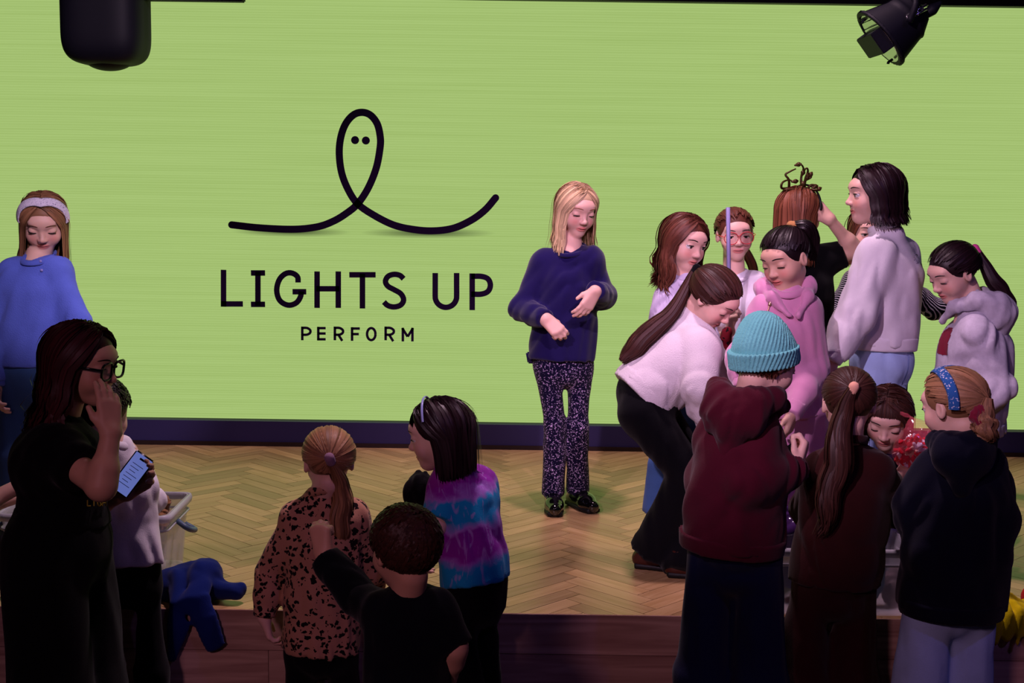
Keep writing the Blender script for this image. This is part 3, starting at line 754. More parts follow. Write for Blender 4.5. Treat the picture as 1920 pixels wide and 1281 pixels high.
# LED screen
sm = bpy.data.materials.new('led_picture'); sm.use_nodes = True; N = sm.node_tree.nodes; L = sm.node_tree.links
N.clear(); out = N.new('ShaderNodeOutputMaterial'); em = N.new('ShaderNodeEmission'); L.new(em.outputs[0], out.inputs[0])
tc = N.new('ShaderNodeTexCoord'); wv = N.new('ShaderNodeTexWave'); wv.bands_direction = 'Z'; wv.inputs['Scale'].default_value = 25; L.new(tc.outputs['Object'], wv.inputs['Vector'])
nz = N.new('ShaderNodeTexNoise'); nz.inputs['Scale'].default_value = 1.3; mp = N.new('ShaderNodeMapping'); mp.inputs['Scale'].default_value = (.6, 1, 45); L.new(tc.outputs['Object'], mp.inputs[0]); L.new(mp.outputs[0], nz.inputs[0])
ad = N.new('ShaderNodeMath'); ad.operation = 'MULTIPLY_ADD'; ad.inputs[1].default_value = .45; L.new(wv.outputs['Fac'], ad.inputs[0]); L.new(nz.outputs['Fac'], ad.inputs[2])
mx = N.new('ShaderNodeMix'); mx.data_type = 'RGBA'; mx.inputs[6].default_value = (*lin('#97b363'), 1); mx.inputs[7].default_value = (*lin('#a8c476'), 1)
L.new(ad.outputs[0], mx.inputs[0]); L.new(mx.outputs[2], em.inputs[0]); em.inputs[1].default_value = 1.0
screen = tag(box('led_screen', (0, WY + .07, (SB + ST) / 2), (2 * HX, .08, ST - SB), sm), 'large lime green LED screen with dark logo filling the back of the stage', 'screen')
ink = mat('logo_ink', '#1d0f2c', rough=.9, var=0, spec=0)
SY = WY + .025
def lp(x, y): p = P(400 + x * .3748, 180 + y * .3747, SY); return np.array([p[0], p[2]])
def ribbon(name, pts, w, round_=False, n=0, miter=True):
    pts = np.asarray(pts, float)
    if n: pts = smoothline(pts, n)
    q = np.array([lp(*p) for p in pts]); w = w * .3748 * (WY / FPX) * 1.0
    T = np.gradient(q, axis=0); 
    if len(q) == 2: T = np.array([q[1] - q[0]] * 2)
    T /= np.linalg.norm(T, axis=1, keepdims=True); Nn = np.stack([-T[:, 1], T[:, 0]], 1)
    lft = q + Nn * w / 2; rgt = q - Nn * w / 2; poly = list(lft)
    if round_: 
        a0 = math.atan2(Nn[-1][1], Nn[-1][0]); poly += [q[-1] + w / 2 * np.array([math.cos(a0 - t), math.sin(a0 - t)]) for t in np.linspace(.2, math.pi - .2, 8)]
    m = len(q); V = []; F = []
    for i in range(m): V += [(lft[i][0], SY, lft[i][1]), (rgt[i][0], SY, rgt[i][1])]
    for i in range(m - 1): F.append((2 * i, 2 * i + 2, 2 * i + 3, 2 * i + 1))
    if round_:
        for e, sgn in ((0, 1), (m - 1, -1)):
            a0 = math.atan2(Nn[e][1], Nn[e][0]); c = len(V); V.append((q[e][0], SY, q[e][1]))
            for t in np.linspace(0, math.pi, 12): V.append((q[e][0] + w / 2 * math.cos(a0 + sgn * t), SY, q[e][1] + w / 2 * math.sin(a0 + sgn * t)))
            F += [(c, c + 1 + i, c + 2 + i) for i in range(11)]
    return V, F
def letter(strokes, w, name='letter'):
    V, F = join_vf([ribbon(name, s_[0], w, n=s_[1]) for s_ in strokes]); ob(name, mesh_np(name, V, F, False), ink, screen)
logo = [(92, 645), (230, 660), (400, 667), (520, 655), (600, 627), (665, 588), (722, 540), (775, 460), (815, 360), (834, 260), (835, 205), (820, 140), (786, 96), (742, 82), (698, 97), (660, 143), (637, 210), (630, 290), (642, 385), (675, 470), (722, 540), (800, 595), (900, 645), (1000, 668), (1100, 675), (1200, 662), (1290, 622), (1360, 570), (1412, 510)]
V, F = ribbon('logo_loop', logo, 36, True, 220); ob('logo_loop', mesh_np('logo_loop', V, F, False), ink, screen)
for x, y in ((709, 221), (763, 223)):
    c = lp(x, y); r = 20 * .3748 * WY / FPX; V = [(c[0] + r * math.cos(a), SY, c[1] + r * math.sin(a)) for a in np.linspace(0, 6.283, 25)[:-1]]; ob('logo_dot', mesh_np('logo_dot', V, [tuple(range(24))], False), ink, screen)
# printed soft smudges under the loop
fm = bpy.data.materials.new('logo_smudge'); fm.use_nodes = True; N = fm.node_tree.nodes; L = fm.node_tree.links; N.clear()
out = N.new('ShaderNodeOutputMaterial'); ms_ = N.new('ShaderNodeMixShader'); tr = N.new('ShaderNodeBsdfTransparent'); df = N.new('ShaderNodeBsdfDiffuse'); df.inputs[0].default_value = (*lin('#160a22'), 1)
at = N.new('ShaderNodeAttribute'); at.attribute_name = 'tint'; L.new(at.outputs['Fac'], ms_.inputs[0]); L.new(tr.outputs[0], ms_.inputs[1]); L.new(df.outputs[0], ms_.inputs[2]); L.new(ms_.outputs[0], out.inputs[0])
for (x, y, hw, hv, sl_) in ((390, 680, 300, 27, .012), (1075, 686, 340, 28, .004)):
    V, T_, F = [], [], []; nr, na = 8, 40
    for i in range(nr + 1):
        for a in range(na):
            t = i / nr; p = lp(x + hw * t * math.cos(a * 6.2832 / na), y + hv * t * math.sin(a * 6.2832 / na) + sl_ * hw * t * math.cos(a * 6.2832 / na)); V.append((p[0], SY + .001, p[1])); T_.append((1 - t) ** 1.0 * .95)
    for i in range(nr):
        for a in range(na): F.append((i * na + a, i * na + (a + 1) % na, (i + 1) * na + (a + 1) % na, (i + 1) * na + a))
    me = mesh_np('logo_smudge', V, F, True); attr(me, 'tint', np.array(T_)); ob('logo_smudge', me, fm, screen)
W1 = 28
letter([([(51, 870), (51, 1055)], 0), ([(38, 1041), (148, 1041)], 0)], W1)
letter([([(188, 886), (259, 886)], 0), ([(188, 1043), (259, 1043)], 0), ([(223, 880), (223, 1050)], 0)], W1)
letter([([(424, 934), (421, 905), (395, 887), (362, 889), (331, 918), (317, 968), (327, 1015), (353, 1040), (385, 1047), (417, 1034), (436, 1005), (440, 978)], 40), ([(396, 980), (465, 980)], 0)], W1)
letter([([(519, 878), (519, 1061)], 0), ([(625, 878), (625, 1061)], 0), ([(515, 965), (630, 965)], 0)], W1)
letter([([(680, 895), (812, 895)], 0), ([(746, 890), (746, 1064)], 0)], W1)
letter([([(952, 915), (933, 898), (903, 893), (874, 903), (861, 928), (873, 952), (905, 970), (938, 990), (952, 1020), (938, 1046), (905, 1056), (873, 1049), (853, 1031)], 44)], W1)
letter([([(1110, 886), (1110, 940), (1110, 1004)] + [(1163.5 - 53.5 * math.cos(t), 1004 + 54 * math.sin(t)) for t in np.linspace(.3, math.pi - .3, 9)] + [(1217, 1004), (1217, 940), (1217, 886)], 60)], W1)
letter([([(1295, 888), (1295, 1072)], 0), ([(1290, 903), (1340, 903), (1374, 916), (1386, 947), (1374, 978), (1340, 992), (1290, 992)], 36)], W1)
W2 = 13
def Pl(x): return [([(x, 1154), (x, 1223)], 0), ([(x - 3, 1161), (x + 22, 1161), (x + 37, 1169), (x + 41, 1178), (x + 37, 1188), (x + 22, 1195), (x - 3, 1195)], 26)]
letter(Pl(445), W2)
letter([([(525, 1155), (525, 1224)], 0)] + [([(520, y), (562, y)], 0) for y in (1162, 1189, 1218)], W2)
letter(Pl(608) + [([(625, 1194), (645, 1226)], 0)], W2)
letter([([(694, 1157), (694, 1226)], 0), ([(690, 1164), (733, 1164)], 0), ([(690, 1192), (728, 1192)], 0)], W2)
letter([([(790 + 21 * math.cos(t), 1192 + 30 * math.sin(t)) for t in np.linspace(0, 6.2832, 40)], 0)], W2)
letter(Pl(862) + [([(880, 1196), (900, 1228)], 0)], W2)
letter([([(948, 1160), (948, 1229)], 0), ([(996, 1160), (996, 1229)], 0), ([(945, 1162), (972, 1205)], 0), ([(999, 1162), (972, 1205)], 0)], W2)

# ---------------------------------------------------------------- fixtures overhead
fx_black = mat('fixture_black', (0.004, 0.004, 0.008), rough=.6, var=.1, spec=.15)
steel = mat('bare_steel', (0.6, 0.6, 0.62), rough=.25, metal=1.0, var=0)
TY = 4.9      # lighting bar depth
zt = P(960, -40, TY)[2]
bar = empty('lighting_bar', (0, TY, zt)); tag(bar, 'black horizontal lighting bar above the stage carrying both fixtures', 'lighting bar')
bz = P(360, -3, TY)
a = P(268, -4, TY); b = P(458, 0.5, TY)
tube_obj('bar_tube', [np.array([-3.3, TY, zt]), np.array([3.3, TY, zt])], .024, fx_black, bar, n=4, sides=12, root=bar)
box('bar_bracket', (a[0] * .5 + b[0] * .5, 0, P(360, -16, TY)[2] - zt), (b[0] - a[0], .05, .07), fx_black, bar, .004).location = (0, 0, 0)
# left: rounded black can seen from behind
p0 = P(197, -60, TY); p1 = P(200, 98, TY)
fixA = empty('hanging_spotlight', tuple(p0)); tag(fixA, 'black rounded can light hanging at the top left in front of the screen', 'stage light')
S = Sdf(); rA = 73 / FPX * TY
S.add((lambda Q, c=P(198, -20, TY), r=rA: (np.maximum(0, (((Q[..., 0] - c[0]) / r) ** 4 + ((Q[..., 1] - c[1]) / r) ** 4 + (np.maximum(0, c[2] - Q[..., 2] - .12) / (r * 1.05)) ** 4)) ** .25 - 1) * r), P(198, -70, TY) - [rA, rA, 0], P(198, 125, TY) + [rA, rA, 0] + np.array([0, 0, -.06]), k=.01)
c_ = P(198, -55, TY); S.add(lambda Q: c_[2] - Q[..., 2], c_ - .4, c_ + .4, k=.01, op='s')
V, F = S.mesh(.006); ob('can', mesh_np('can', rel(V, fixA), F), fx_black, fixA)
S = Sdf(); S.ell(P(204, 108, TY), (.09, .09, .048)); V, F = S.mesh(.005); ob('lens', mesh_np('lens', rel(V, fixA), F), fx_black, fixA)
tube_obj('hanger', [p0 + [0, 0, -.02], np.array([p0[0], TY, zt])], .02, fx_black, fixA, root=fixA, n=4)
# right: profile spotlight tilted down-left
TY2 = 4.9
fixB = empty('profile_spotlight', tuple(P(1700, 20, TY2))); tag(fixB, 'black profile spotlight tilted down to the left at the top right', 'stage light')
Bp = lambda x, y, dy=0: P(1580 + x * .125, y * .125, TY2 + dy)
ax0, ax1 = Bp(1090, 190), Bp(520, 610)
axd = nrm(ax1 - ax0); S = Sdf()
S.cone(Bp(1130, 130), Bp(960, 290), .055, .085, k=.02); S.cone(Bp(960, 290), Bp(560, 590), .085, .118, k=.02)
V, F = S.mesh(.005); ob('housing', mesh_np('housing', rel(V, fixB), F), fx_black, fixB)
S = Sdf(); S.cone(Bp(590, 555), Bp(548, 590), .123, .123); S.cone(Bp(620, 545), Bp(520, 612), .108, .108, op='s', k=.002); V, F = S.mesh(.004); ob('front_ring', mesh_np('front_ring', rel(V, fixB), F), fx_black, fixB)
S = Sdf(); S.cone(Bp(570, 578), Bp(552, 592), .106, .106); V, F = S.mesh(.004); ob('lens', mesh_np('lens', rel(V, fixB), F), steel, fixB)
side = nrm(np.cross(axd, [0, 1, 0])); Rb = np.stack([axd, side, np.array([0, 1., 0])], 1)
box('colour_frame', rel(Bp(490, 640), fixB), (.05, .085, .20), fx_black, fixB, .003, R=Rb)
for (x, y) in ((300, 320), (690, 930)):
    tube_obj('barn_hook', [Bp(x + 60, y - 40), Bp(x, y), Bp(x - 10, y + 30)], .005, fx_black, fixB, root=fixB, n=8, sides=6)
for q in range(4):
    tube_obj('cooling_fin', [Bp(1000 + q * 70, 330 - q * 52, -.088), Bp(960 + q * 70, 240 - q * 52, -.088)], .006, steel, fixB, root=fixB, n=3, sides=6)
for dd in (0, 60): tube_obj('rear_rail', [Bp(960, 300 - dd, -.09), Bp(1260, 130 - dd, -.09)], .005, steel, fixB, root=fixB, n=3, sides=6)
tube_obj('tail_handle', [Bp(1200, 260), Bp(1350, 140), Bp(1480, 30)], [.012, .022, .006], fx_black, fixB, root=fixB, n=12)
yk = Bp(850, 390)
for s_ in (-1, 1): tube_obj('yoke', [yk + np.array([0, s_ * .12, 0]), np.array([yk[0] + .02, TY2 + s_ * .12, zt - .08]), np.array([yk[0] + .03, TY2, zt - .02])], .012, fx_black, fixB, root=fixB, n=12)

# ---------------------------------------------------------------- boxes and props
clear = mat('clear_plastic', (0.75, 0.76, 0.85), rough=.22, var=0, alpha=.34, spec=.6)
rimm = mat('box_rim_plastic', (0.62, 0.62, 0.70), rough=.3, var=0, alpha=.75)
clipm = mat('blue_grey_clip', '#4a5f78', rough=.4)
def crate(label, x0, x1, ytop, ybot, Yf, depth):
    A = P(x0, ybot, Yf); B = P(x1, ybot, Yf); zt_ = P((x0 + x1) / 2, ytop, Yf)[2]
    H = zt_; cx = (A[0] + B[0]) / 2; wd = B[0] - A[0]; r = empty('storage_box', (cx, Yf + depth / 2, 0)); tag(r, label, 'storage box')
    S = Sdf(); t = .004; tp = .93
    X = np.array([1., 0, 0])
    lo, hi = np.array([cx, Yf + depth / 2, .002]), np.array([cx, Yf + depth / 2, H])
    V = []; F = []
    def ringv(f, z, inset):
        q = []; hw, hd, rr = wd / 2 * f - inset, depth / 2 * f - inset, .03
        for cxs, cys, a0 in ((1, 1, 0), (-1, 1, 90), (-1, -1, 180), (1, -1, 270)):
            for a in (0, 30, 60, 90): q.append((cxs * (hw - rr) + rr * math.cos(math.radians(a0 + a)), cys * (hd - rr) + rr * math.sin(math.radians(a0 + a)), z))
        return q
    rings = [ringv(tp, .002, 0), ringv(1, H, 0), ringv(1, H, t), ringv(tp, .002 + t, t)]
    for q in rings: V += q
    n = 16
    for k in range(3):
        for i in range(n): F.append((k * n + i, k * n + (i + 1) % n, (k + 1) * n + (i + 1) % n, (k + 1) * n + i))
    F.append(tuple(range(n))[::-1]); F.append(tuple(range(3 * n, 4 * n)))
    ob('tub', mesh_np('tub', V, F, False), clear, r)
    pts = np.array(ringv(1, H - .012, -.006)); pts = np.vstack([pts, pts[:1]]); tube_obj('rim', pts, .011, rimm, r, sides=6, smooth=False, wide=.7, thin=1.4, out=np.tile([0, 0, 1.], (17, 1)))
    pts = np.array(ringv(.985, H - .055, -.004)); pts = np.vstack([pts, pts[:1]]); tube_obj('rib', pts, .005, rimm, r, sides=6, smooth=False)
    for sx in (-1, 1):
        tube_obj('handle', [(sx * (wd / 2 + .005), -.04, H - .05), (sx * (wd / 2 + .045), -.05, H - .075), (sx * (wd / 2 + .05), .03, H - .10), (sx * (wd / 2 + .01), .05, H - .085)], .010, clipm, r, n=16)
    return r, cx, wd, H
boxA = crate('clear plastic storage box of soft toys behind the woman with the phone', 2, 314, 966, 1104, 4.46, .34)
boxB = crate('clear plastic storage box of costumes between the children at the stage edge', 1444, 1712, 1030, 1162, 4.262, .27)

def fab(name, col, **kw):
    d = dict(rough=.92, sheen=.08, var=.12, bump=.25, bscale=420, spec=.08); d.update(kw); return mat(name, col, **d)
def blob(name, c, rad, m, label, cat, seed=1, amp=.012, wl=.06, res=.007, extra=()):
    S = Sdf(); S.ell(c, rad)
    for cc, rr in extra: S.ell(cc, rr, k=.03)
    V, F = S.mesh(res, folds(seed, amp, wl)); c = np.asarray(c, float); lo = V[:, 2].min()
    o = ob(name, mesh_np(name, V - c, F), m, None, tuple(c)); tag(o, label, cat); return o

def bear():
    fur = mat('bear_fur', '#8a6038', rough=.95, sheen=.4, bump=1.0, bscale=160, var=.35, vscale=60)
    c = P(278, 985, 4.63); r = empty('teddy_bear', tuple(c)); tag(r, 'curly brown teddy bear lying in the box behind the white shirt child', 'teddy bear')
    fz = folds(4, .006, .018, (1, 1, 1))
    def prt(n, f, m=fur, nz=True):
        S = Sdf(); f(S); V, F = S.mesh(.005, fz if nz else None); ob(n, mesh_np(n, rel(V, r), F), m, r)
    prt('head', lambda S: (S.ell(c + [.02, 0, .03], (.062, .06, .055)), S.ell(c + [.05, -.05, .015], (.03, .03, .025))))
    prt('torso', lambda S: S.ell(c + [-.07, .02, -.02], (.08, .07, .065)))
    for q in (-.025, .06): prt('ear', lambda S, q=q: S.ell(c + [q, .0, .085], (.022, .014, .022)))
    for q in ([-.03, -.08, -.02], [-.13, -.05, 0]): prt('paw', lambda S, q=q: S.cap(c + q, c + np.array(q) + [-.03, -.03, -.03], .03, .03))
    for q in (.035, .065): prt('eye', lambda S, q=q: S.ell(c + [q, -.055, .045], (.007, .007, .007)), fx_black, False)
    prt('nose', lambda S: S.ell(c + [.052, -.08, .02], (.011, .009, .008)), fx_black, False)
bear()
blob('folded_blanket', P(88, 985, 4.63) , (.07, .07, .04), fab('beige_fleece', '#a98f72'), 'beige folded blanket in the left end of the clear storage box', 'blanket', 3)
blob('dark_costume', P(205, 1066, 4.63), (.07, .07, .04), fab('navy_heap', '#1a2038'), 'dark navy costume bundled low in the box under the teddy bear', 'costume', 8)
blob('plastic_wrapped_costume', P(1482, 992, 4.40), (.055, .06, .062), mat('purple_film', '#4a2a68', rough=.18, var=.3, spec=.7, coat=.6), 'purple plastic wrapped costume heaped at the left end of the box', 'costume', 2, .016, .05)
blob('red_costume', P(1512, 1130, 4.40), (.065, .06, .022), fab('red_heap', '#8c1526'), 'red costume lying flat at the bottom left of the clear box', 'costume', 5)
blob('blue_costume', P(1515, 1080, 4.40), (.085, .08, .035), fab('blue_heap', '#15306e'), 'blue costume stuffed in the middle of the clear box', 'costume', 6)
blob('cloth_roll', P(1640, 1075, 4.37), (.035, .025, .09), fab('teal_heap', '#24506a'), 'upright teal cloth roll at the right end of the clear box', 'cloth', 7, .004)
blob('grey_cloth', P(1672, 1098, 4.41), (.022, .05, .06), fab('grey_heap', '#7a6a70'), 'pale grey cloth pressed against the right wall of the clear box', 'cloth', 9)

def drape(name, rows, m, label, cat, thick=.008, sub=8):
    "cloth from rows of world points, given thickness"
    R_ = [smoothline(r, 22) for r in rows]; G = np.stack([smoothline(np.array([r[i] for r in R_]), sub * len(rows)) for i in range(22)], 1)
    n, m_, _ = G.shape
    du = np.gradient(G, axis=0); dv = np.gradient(G, axis=1); Nn = np.cross(du, dv); Nn /= np.linalg.norm(Nn, axis=2, keepdims=True) + 1e-9
    A = (G + Nn * thick / 2).reshape(-1, 3); B = (G - Nn * thick / 2).reshape(-1, 3); V = np.concatenate([A, B]); k = n * m_
    idx = np.arange(k).reshape(n, m_); F = []
    for i in range(n - 1):
        for j in range(m_ - 1): a_, b_, c_2, d_ = idx[i, j], idx[i, j + 1], idx[i + 1, j + 1], idx[i + 1, j]; F += [(a_, b_, c_2, d_), (d_ + k, c_2 + k, b_ + k, a_ + k)]
    bd = list(idx[0, :]) + list(idx[1:, -1]) + list(idx[-1, -2::-1]) + list(idx[-2:0:-1, 0])
    for i in range(len(bd)): a_, b_ = bd[i], bd[(i + 1) % len(bd)]; F.append((b_, a_, a_ + k, b_ + k))
    c = V.mean(0); o = ob(name, mesh_np(name, V - c, F), m, None, tuple(c)); tag(o, label, cat); return o
# cloth over the stage edge
def soft(name, label, cat, m, prims, seed=1, amp=.008, wl=.06, res=.007):
    S = Sdf(); prims(S); V, F = S.mesh(res, folds(seed, amp, wl)); c = V.mean(0); o = ob(name, mesh_np(name, V - c, F), m, None, tuple(c)); tag(o, label, cat); return o
XA = np.array([1., 0, 0])
def blue_pile(S):
    S.ell(P(350, 1098, 4.37), (.12, .08, .07)); S.ell(P(385, 1072, 4.36), (.055, .06, .045), k=.04)
    S.cap(P(398, 1105, 4.33), P(447, 1108, 4.31), .032, .022, k=.03); S.cap(P(447, 1108, 4.31), P(452, 1102, 4.31), .02, .012)
    S.loft([P(372, 1075, 4.32), P(372, 1120, 4.235), P(382, 1160, 4.222), P(408, 1212, 4.222)], [.03, .042, .05, .035], [.03, .014, .011, .010], XA, k=.015)
    S.loft([P(335, 1085, 4.33), P(334, 1130, 4.235), P(326, 1180, 4.222), P(322, 1235, 4.222)], [.03, .03, .028, .014], [.03, .016, .012, .010], XA, k=.015)
soft('blue_trousers', 'royal blue trousers dumped over the stage edge beside the woman in black', 'clothing', fab('royal_blue', '#0e2060'), blue_pile, 11, .004, .1)
def yellow_pile(S):
    S.loft([P(1716, 1142, 4.30), P(1830, 1140, 4.33), P(1870, 1136, 4.33), P(1925, 1150, 4.33), P(1990, 1150, 4.33)], [.06, .07, .08, .07, .05], [.02, .035, .045, .03, .02], np.array([0, 1., 0]), k=.02)
    S.loft([P(1740, 1180, 4.228), P(1850, 1178, 4.226), P(1960, 1176, 4.226)], [.03, .04, .04], [.010, .011, .011], np.array([0, 0, 1.]), k=.03)
    S.ell(P(1868, 1138, 4.31), (.05, .06, .05), k=.03)
soft('yellow_cloth', 'bright yellow cloth lying over the stage edge behind the girl in navy', 'clothing', fab('yellow_cotton', '#d8c40c'), yellow_pile, 13, .008)
soft('red_cloth', 'red cloth item on the stage at the right end beside the yellow cloth', 'clothing', fab('red_felt', '#b51a18'), lambda S: (S.ell(P(1942, 1122, 4.46), (.05, .05, .048))), 14, .006)
soft('crumpled_tissue', 'small white crumpled tissue on the stage behind the blue trousers', 'tissue', fab('tissue_white', '#b8b0b8'), lambda S: (S.ell(P(407, 1082, 4.46) * [1, 1, 0] + [0, 0, .016], (.02, .02, .018))), 15, .008, .02, .004)

# ---------------------------------------------------------------- people
lav = fab('ivory_knit', '#cdc6ca', bump=.5, bscale=260)
denim = fab('mid_denim', '#39598c', bump=.4, bscale=500, var=.22, vscale=8); denim_l = fab('pale_denim', '#a6c2ec', bump=.4, bscale=500, var=.2, vscale=9)
blackc = fab('black_cotton', '#07070b', sheen=.05); navyc = fab('navy_trouser', '#0a0f30')
H = dict(light=hair_mat('hair_light_brown', '#8a6244'), blonde=hair_mat('hair_blonde', '#c8ac84'), dark=hair_mat('hair_dark_brown', '#3a1f18'), brown=hair_mat('hair_brown', '#5c3224'),
         black=hair_mat('hair_black', '#170c10', .42), auburn=hair_mat('hair_auburn', '#7a4630'), red=hair_mat('hair_dark_red', '#3c1218'), dirty=hair_mat('hair_dirty_blonde', '#8f6848'), vdark=hair_mat('hair_very_dark', '#1f0f14', .45))

def dots(name, base, spot, scale, size, var=0.0):
    m = fab(name, base, var=0); N, L, b = nodes(m); tc = N.new('ShaderNodeTexCoord'); vo = N.new('ShaderNodeTexVoronoi'); vo.inputs['Scale'].default_value = scale
    n = N.new('ShaderNodeTexNoise'); n.inputs['Scale'].default_value = scale * 1.1; mp = N.new('ShaderNodeMix'); mp.data_type = 'VECTOR'; mp.inputs[0].default_value = .03 if not var else var
    L.new(tc.outputs['Object'], n.inputs[0]); L.new(tc.outputs['Object'], mp.inputs[4]); L.new(n.outputs['Color'], mp.inputs[5]); L.new(mp.outputs[1], vo.inputs['Vector'])
    cp = N.new('ShaderNodeMath'); cp.operation = 'LESS_THAN'; cp.inputs[1].default_value = size; L.new(vo.outputs['Distance'], cp.inputs[0])
    mx = N.new('ShaderNodeMix'); mx.data_type = 'RGBA'; mx.inputs[6].default_value = (*lin(base), 1); mx.inputs[7].default_value = (*lin(spot), 1); L.new(cp.outputs[0], mx.inputs[0]); L.new(mx.outputs[2], b.inputs['Base Color']); return m
leopard = dots('leopard_print', '#b08068', '#120a0e', 52, .40, .03)
floral = dots('floral_print', '#0d0a26', '#b9a2c8', 120, .32, .02)
seq = dots('sequin_print', '#0a0a18', '#c8c8d8', 40, .16)
def tiedye():
    m = fab('tie_dye', '#7a1f8a', var=0); N, L, b = nodes(m); tc = N.new('ShaderNodeTexCoord'); sp = N.new('ShaderNodeSeparateXYZ')
    n = N.new('ShaderNodeTexNoise'); n.inputs['Scale'].default_value = 14; n.inputs['Detail'].default_value = 5; L.new(tc.outputs['Object'], n.inputs[0]); L.new(tc.outputs['Object'], sp.inputs[0])
    a = N.new('ShaderNodeMath'); a.operation = 'MULTIPLY_ADD'; a.inputs[1].default_value = .10; L.new(n.outputs['Fac'], a.inputs[0]); L.new(sp.outputs[2], a.inputs[2])
    xs = N.new('ShaderNodeMath'); xs.operation = 'MULTIPLY_ADD'; xs.inputs[1].default_value = -.12; L.new(sp.outputs[0], xs.inputs[0]); L.new(a.outputs[0], xs.inputs[2])
    cr = N.new('ShaderNodeValToRGB'); mr = N.new('ShaderNodeMapRange'); mr.inputs[1].default_value = .70; mr.inputs[2].default_value = 1.20; L.new(xs.outputs[0], mr.inputs[0]); L.new(mr.outputs[0], cr.inputs[0])
    el = cr.color_ramp.elements; cols = [(0, '#1a8fc4'), (.31, '#1a8fc4'), (.35, '#9a5ac0'), (.38, '#8a1ca0'), (.53, '#801a9a'), (.56, '#a070c8'), (.60, '#1a8fc4'), (.72, '#1a94c8'), (.75, '#a070c8'), (.79, '#8a1ea0'), (1.0, '#9a3aa0')]
    el[0].position = 0; el[0].color = (*lin(cols[0][1]), 1); el[1].position = 1; el[1].color = (*lin(cols[-1][1]), 1)
    for p_, c_ in cols[1:-1]: e = el.new(p_); e.color = (*lin(c_), 1)
    v = N.new('ShaderNodeTexNoise'); v.inputs['Scale'].default_value = 26; v.inputs['Distortion'].default_value = 2.5; mp = N.new('ShaderNodeMapping'); mp.inputs['Scale'].default_value = (1, 1, .35); L.new(tc.outputs['Object'], mp.inputs[0]); L.new(mp.outputs[0], v.inputs[0])
    c2 = N.new('ShaderNodeMapRange'); c2.inputs[1].default_value = .56; c2.inputs[2].default_value = .68; c2.inputs[4].default_value = .55; L.new(v.outputs['Fac'], c2.inputs[0])
    mx = N.new('ShaderNodeMix'); mx.data_type = 'RGBA'; mx.inputs[7].default_value = (*lin('#b090d8'), 1); L.new(cr.outputs[0], mx.inputs[6]); L.new(c2.outputs[0], mx.inputs[0]); L.new(mx.outputs[2], b.inputs['Base Color']); return m
def stripes():
    m = fab('breton_stripe', '#0a0a18', var=0); N, L, b = nodes(m); tc = N.new('ShaderNodeTexCoord'); wv = N.new('ShaderNodeTexWave'); wv.bands_direction = 'DIAGONAL'; wv.inputs['Scale'].default_value = 42; wv.inputs['Distortion'].default_value = .6; L.new(tc.outputs['Object'], wv.inputs[0])
    cp = N.new('ShaderNodeMath'); cp.operation = 'GREATER_THAN'; cp.inputs[1].default_value = .75; L.new(wv.outputs['Fac'], cp.inputs[0]); mx = N.new('ShaderNodeMix'); mx.data_type = 'RGBA'; mx.inputs[6].default_value = (*lin('#0a0a18'), 1); mx.inputs[7].default_value = (*lin('#c8c4d0'), 1); L.new(cp.outputs[0], mx.inputs[0]); L.new(mx.outputs[2], b.inputs['Base Color']); return m
tied, strp = tiedye(), stripes()
patent = mat('patent_leather', '#050506', rough=.12, spec=.6, coat=.8, var=0); rubber = mat('black_rubber', '#0a0a0a', rough=.6)
trainer = mat('dark_trainer', '#15131a', rough=.6)

# headband girl, far left
p = Person('girl in light blue knit jumper with patterned white headband looking down, far left', 5.05, 0, 1.38, (82, 418, 0, 14, 26, 0), 5, (72, 480), [(12, 508), (122, 506)], (62, 705), el=[(-18, 615, -.03), (146, 605, -.03)], wr=[(-8, 715, -.08), (148, 700, -.08)])
p.browm = mat('brow_light', '#5a3a28', var=0)
p.top(fab('periwinkle_knit', '#5468c4', bump=.5, bscale=240), (60, 682), waist=(.135, .10), chest=(.132, .10), hemr=(.14, .105), collar=fab('periwinkle_knit', ''), seed=2, sl=(.052, .047, .036), cuff=fab('periwinkle_knit', ''), collar_r=.058, gap=-.004, nd=.036, ct=.007)
p.trousers(denim, leg=(.075, .06, .062)); p.shoes(trainer); p.build_body(lid=.72)
p.loose(H['light'], n=420, length=1.15, a0=58, bulk=.05, seed=3, wave=.03, wl=.8, jit=.2, push=(-.12, -.12, 0), rad=.0048)
hb = dots('headband_print', '#d9d4e6', '#6a6a90', 130, .3); p.band(hb, width=.019, f0=.62, off=.06, tilt=.35, thin=.2, a1=96)
for q in range(2):
    S = Sdf(); t = p.snap(76 + q * 2, 490 + q * 17); S.ell(t, (.006, .004, .006)); V, F = S.mesh(.0025); p.add('button', V, F, mat('pearl_button', '#8f8fd0', rough=.3, var=0), parent=p.top_o)

# woman with the phone
p = Person('woman in black with dark wavy hair and glasses, hand over her mouth, holding a phone', 3.72, LZ, 1.62, (156, 683, 0, 78, 8, 0), 80, (108, 792), [(100, 838, -.13), (122, 834, .15)], (110, 1040), el=[(190, 912, -.20), (165, 950, .16)], wr=[(208, 812, -.16), (236, 922, .10)], skin='tan', hh=.222)
p.bare = [True, True]; p.hands = [dict(dir=(-.12, .25, 1), pn=(-.6, .75, .2), side=-1, curl=14, curls=[10, 16, 22, 30], spread=1.2, sc=.92), dict(dir=(.75, -.1, .55), pn=(-.25, -.95, .25), side=1, curl=28, thumb=.3, sc=.9)]
p.top(blackc, (118, 985), sleeve=.28, chest=(.13, .115), waist=(.11, .10), hemr=(.118, .105), sl=(.06, .055, .05), seed=4, collar=blackc)
p.hemr = (.2, .2); p.trousers(blackc, waist_up=.14, rh=(.135, .125), leg=(.092, .10, .12), rw=(.108, .095), hemcut=.0, free=True); p.shoes(trainer); p.browm = mat('brow_dark', '#1c0f0c', var=0); p.build_body(lid=.35)
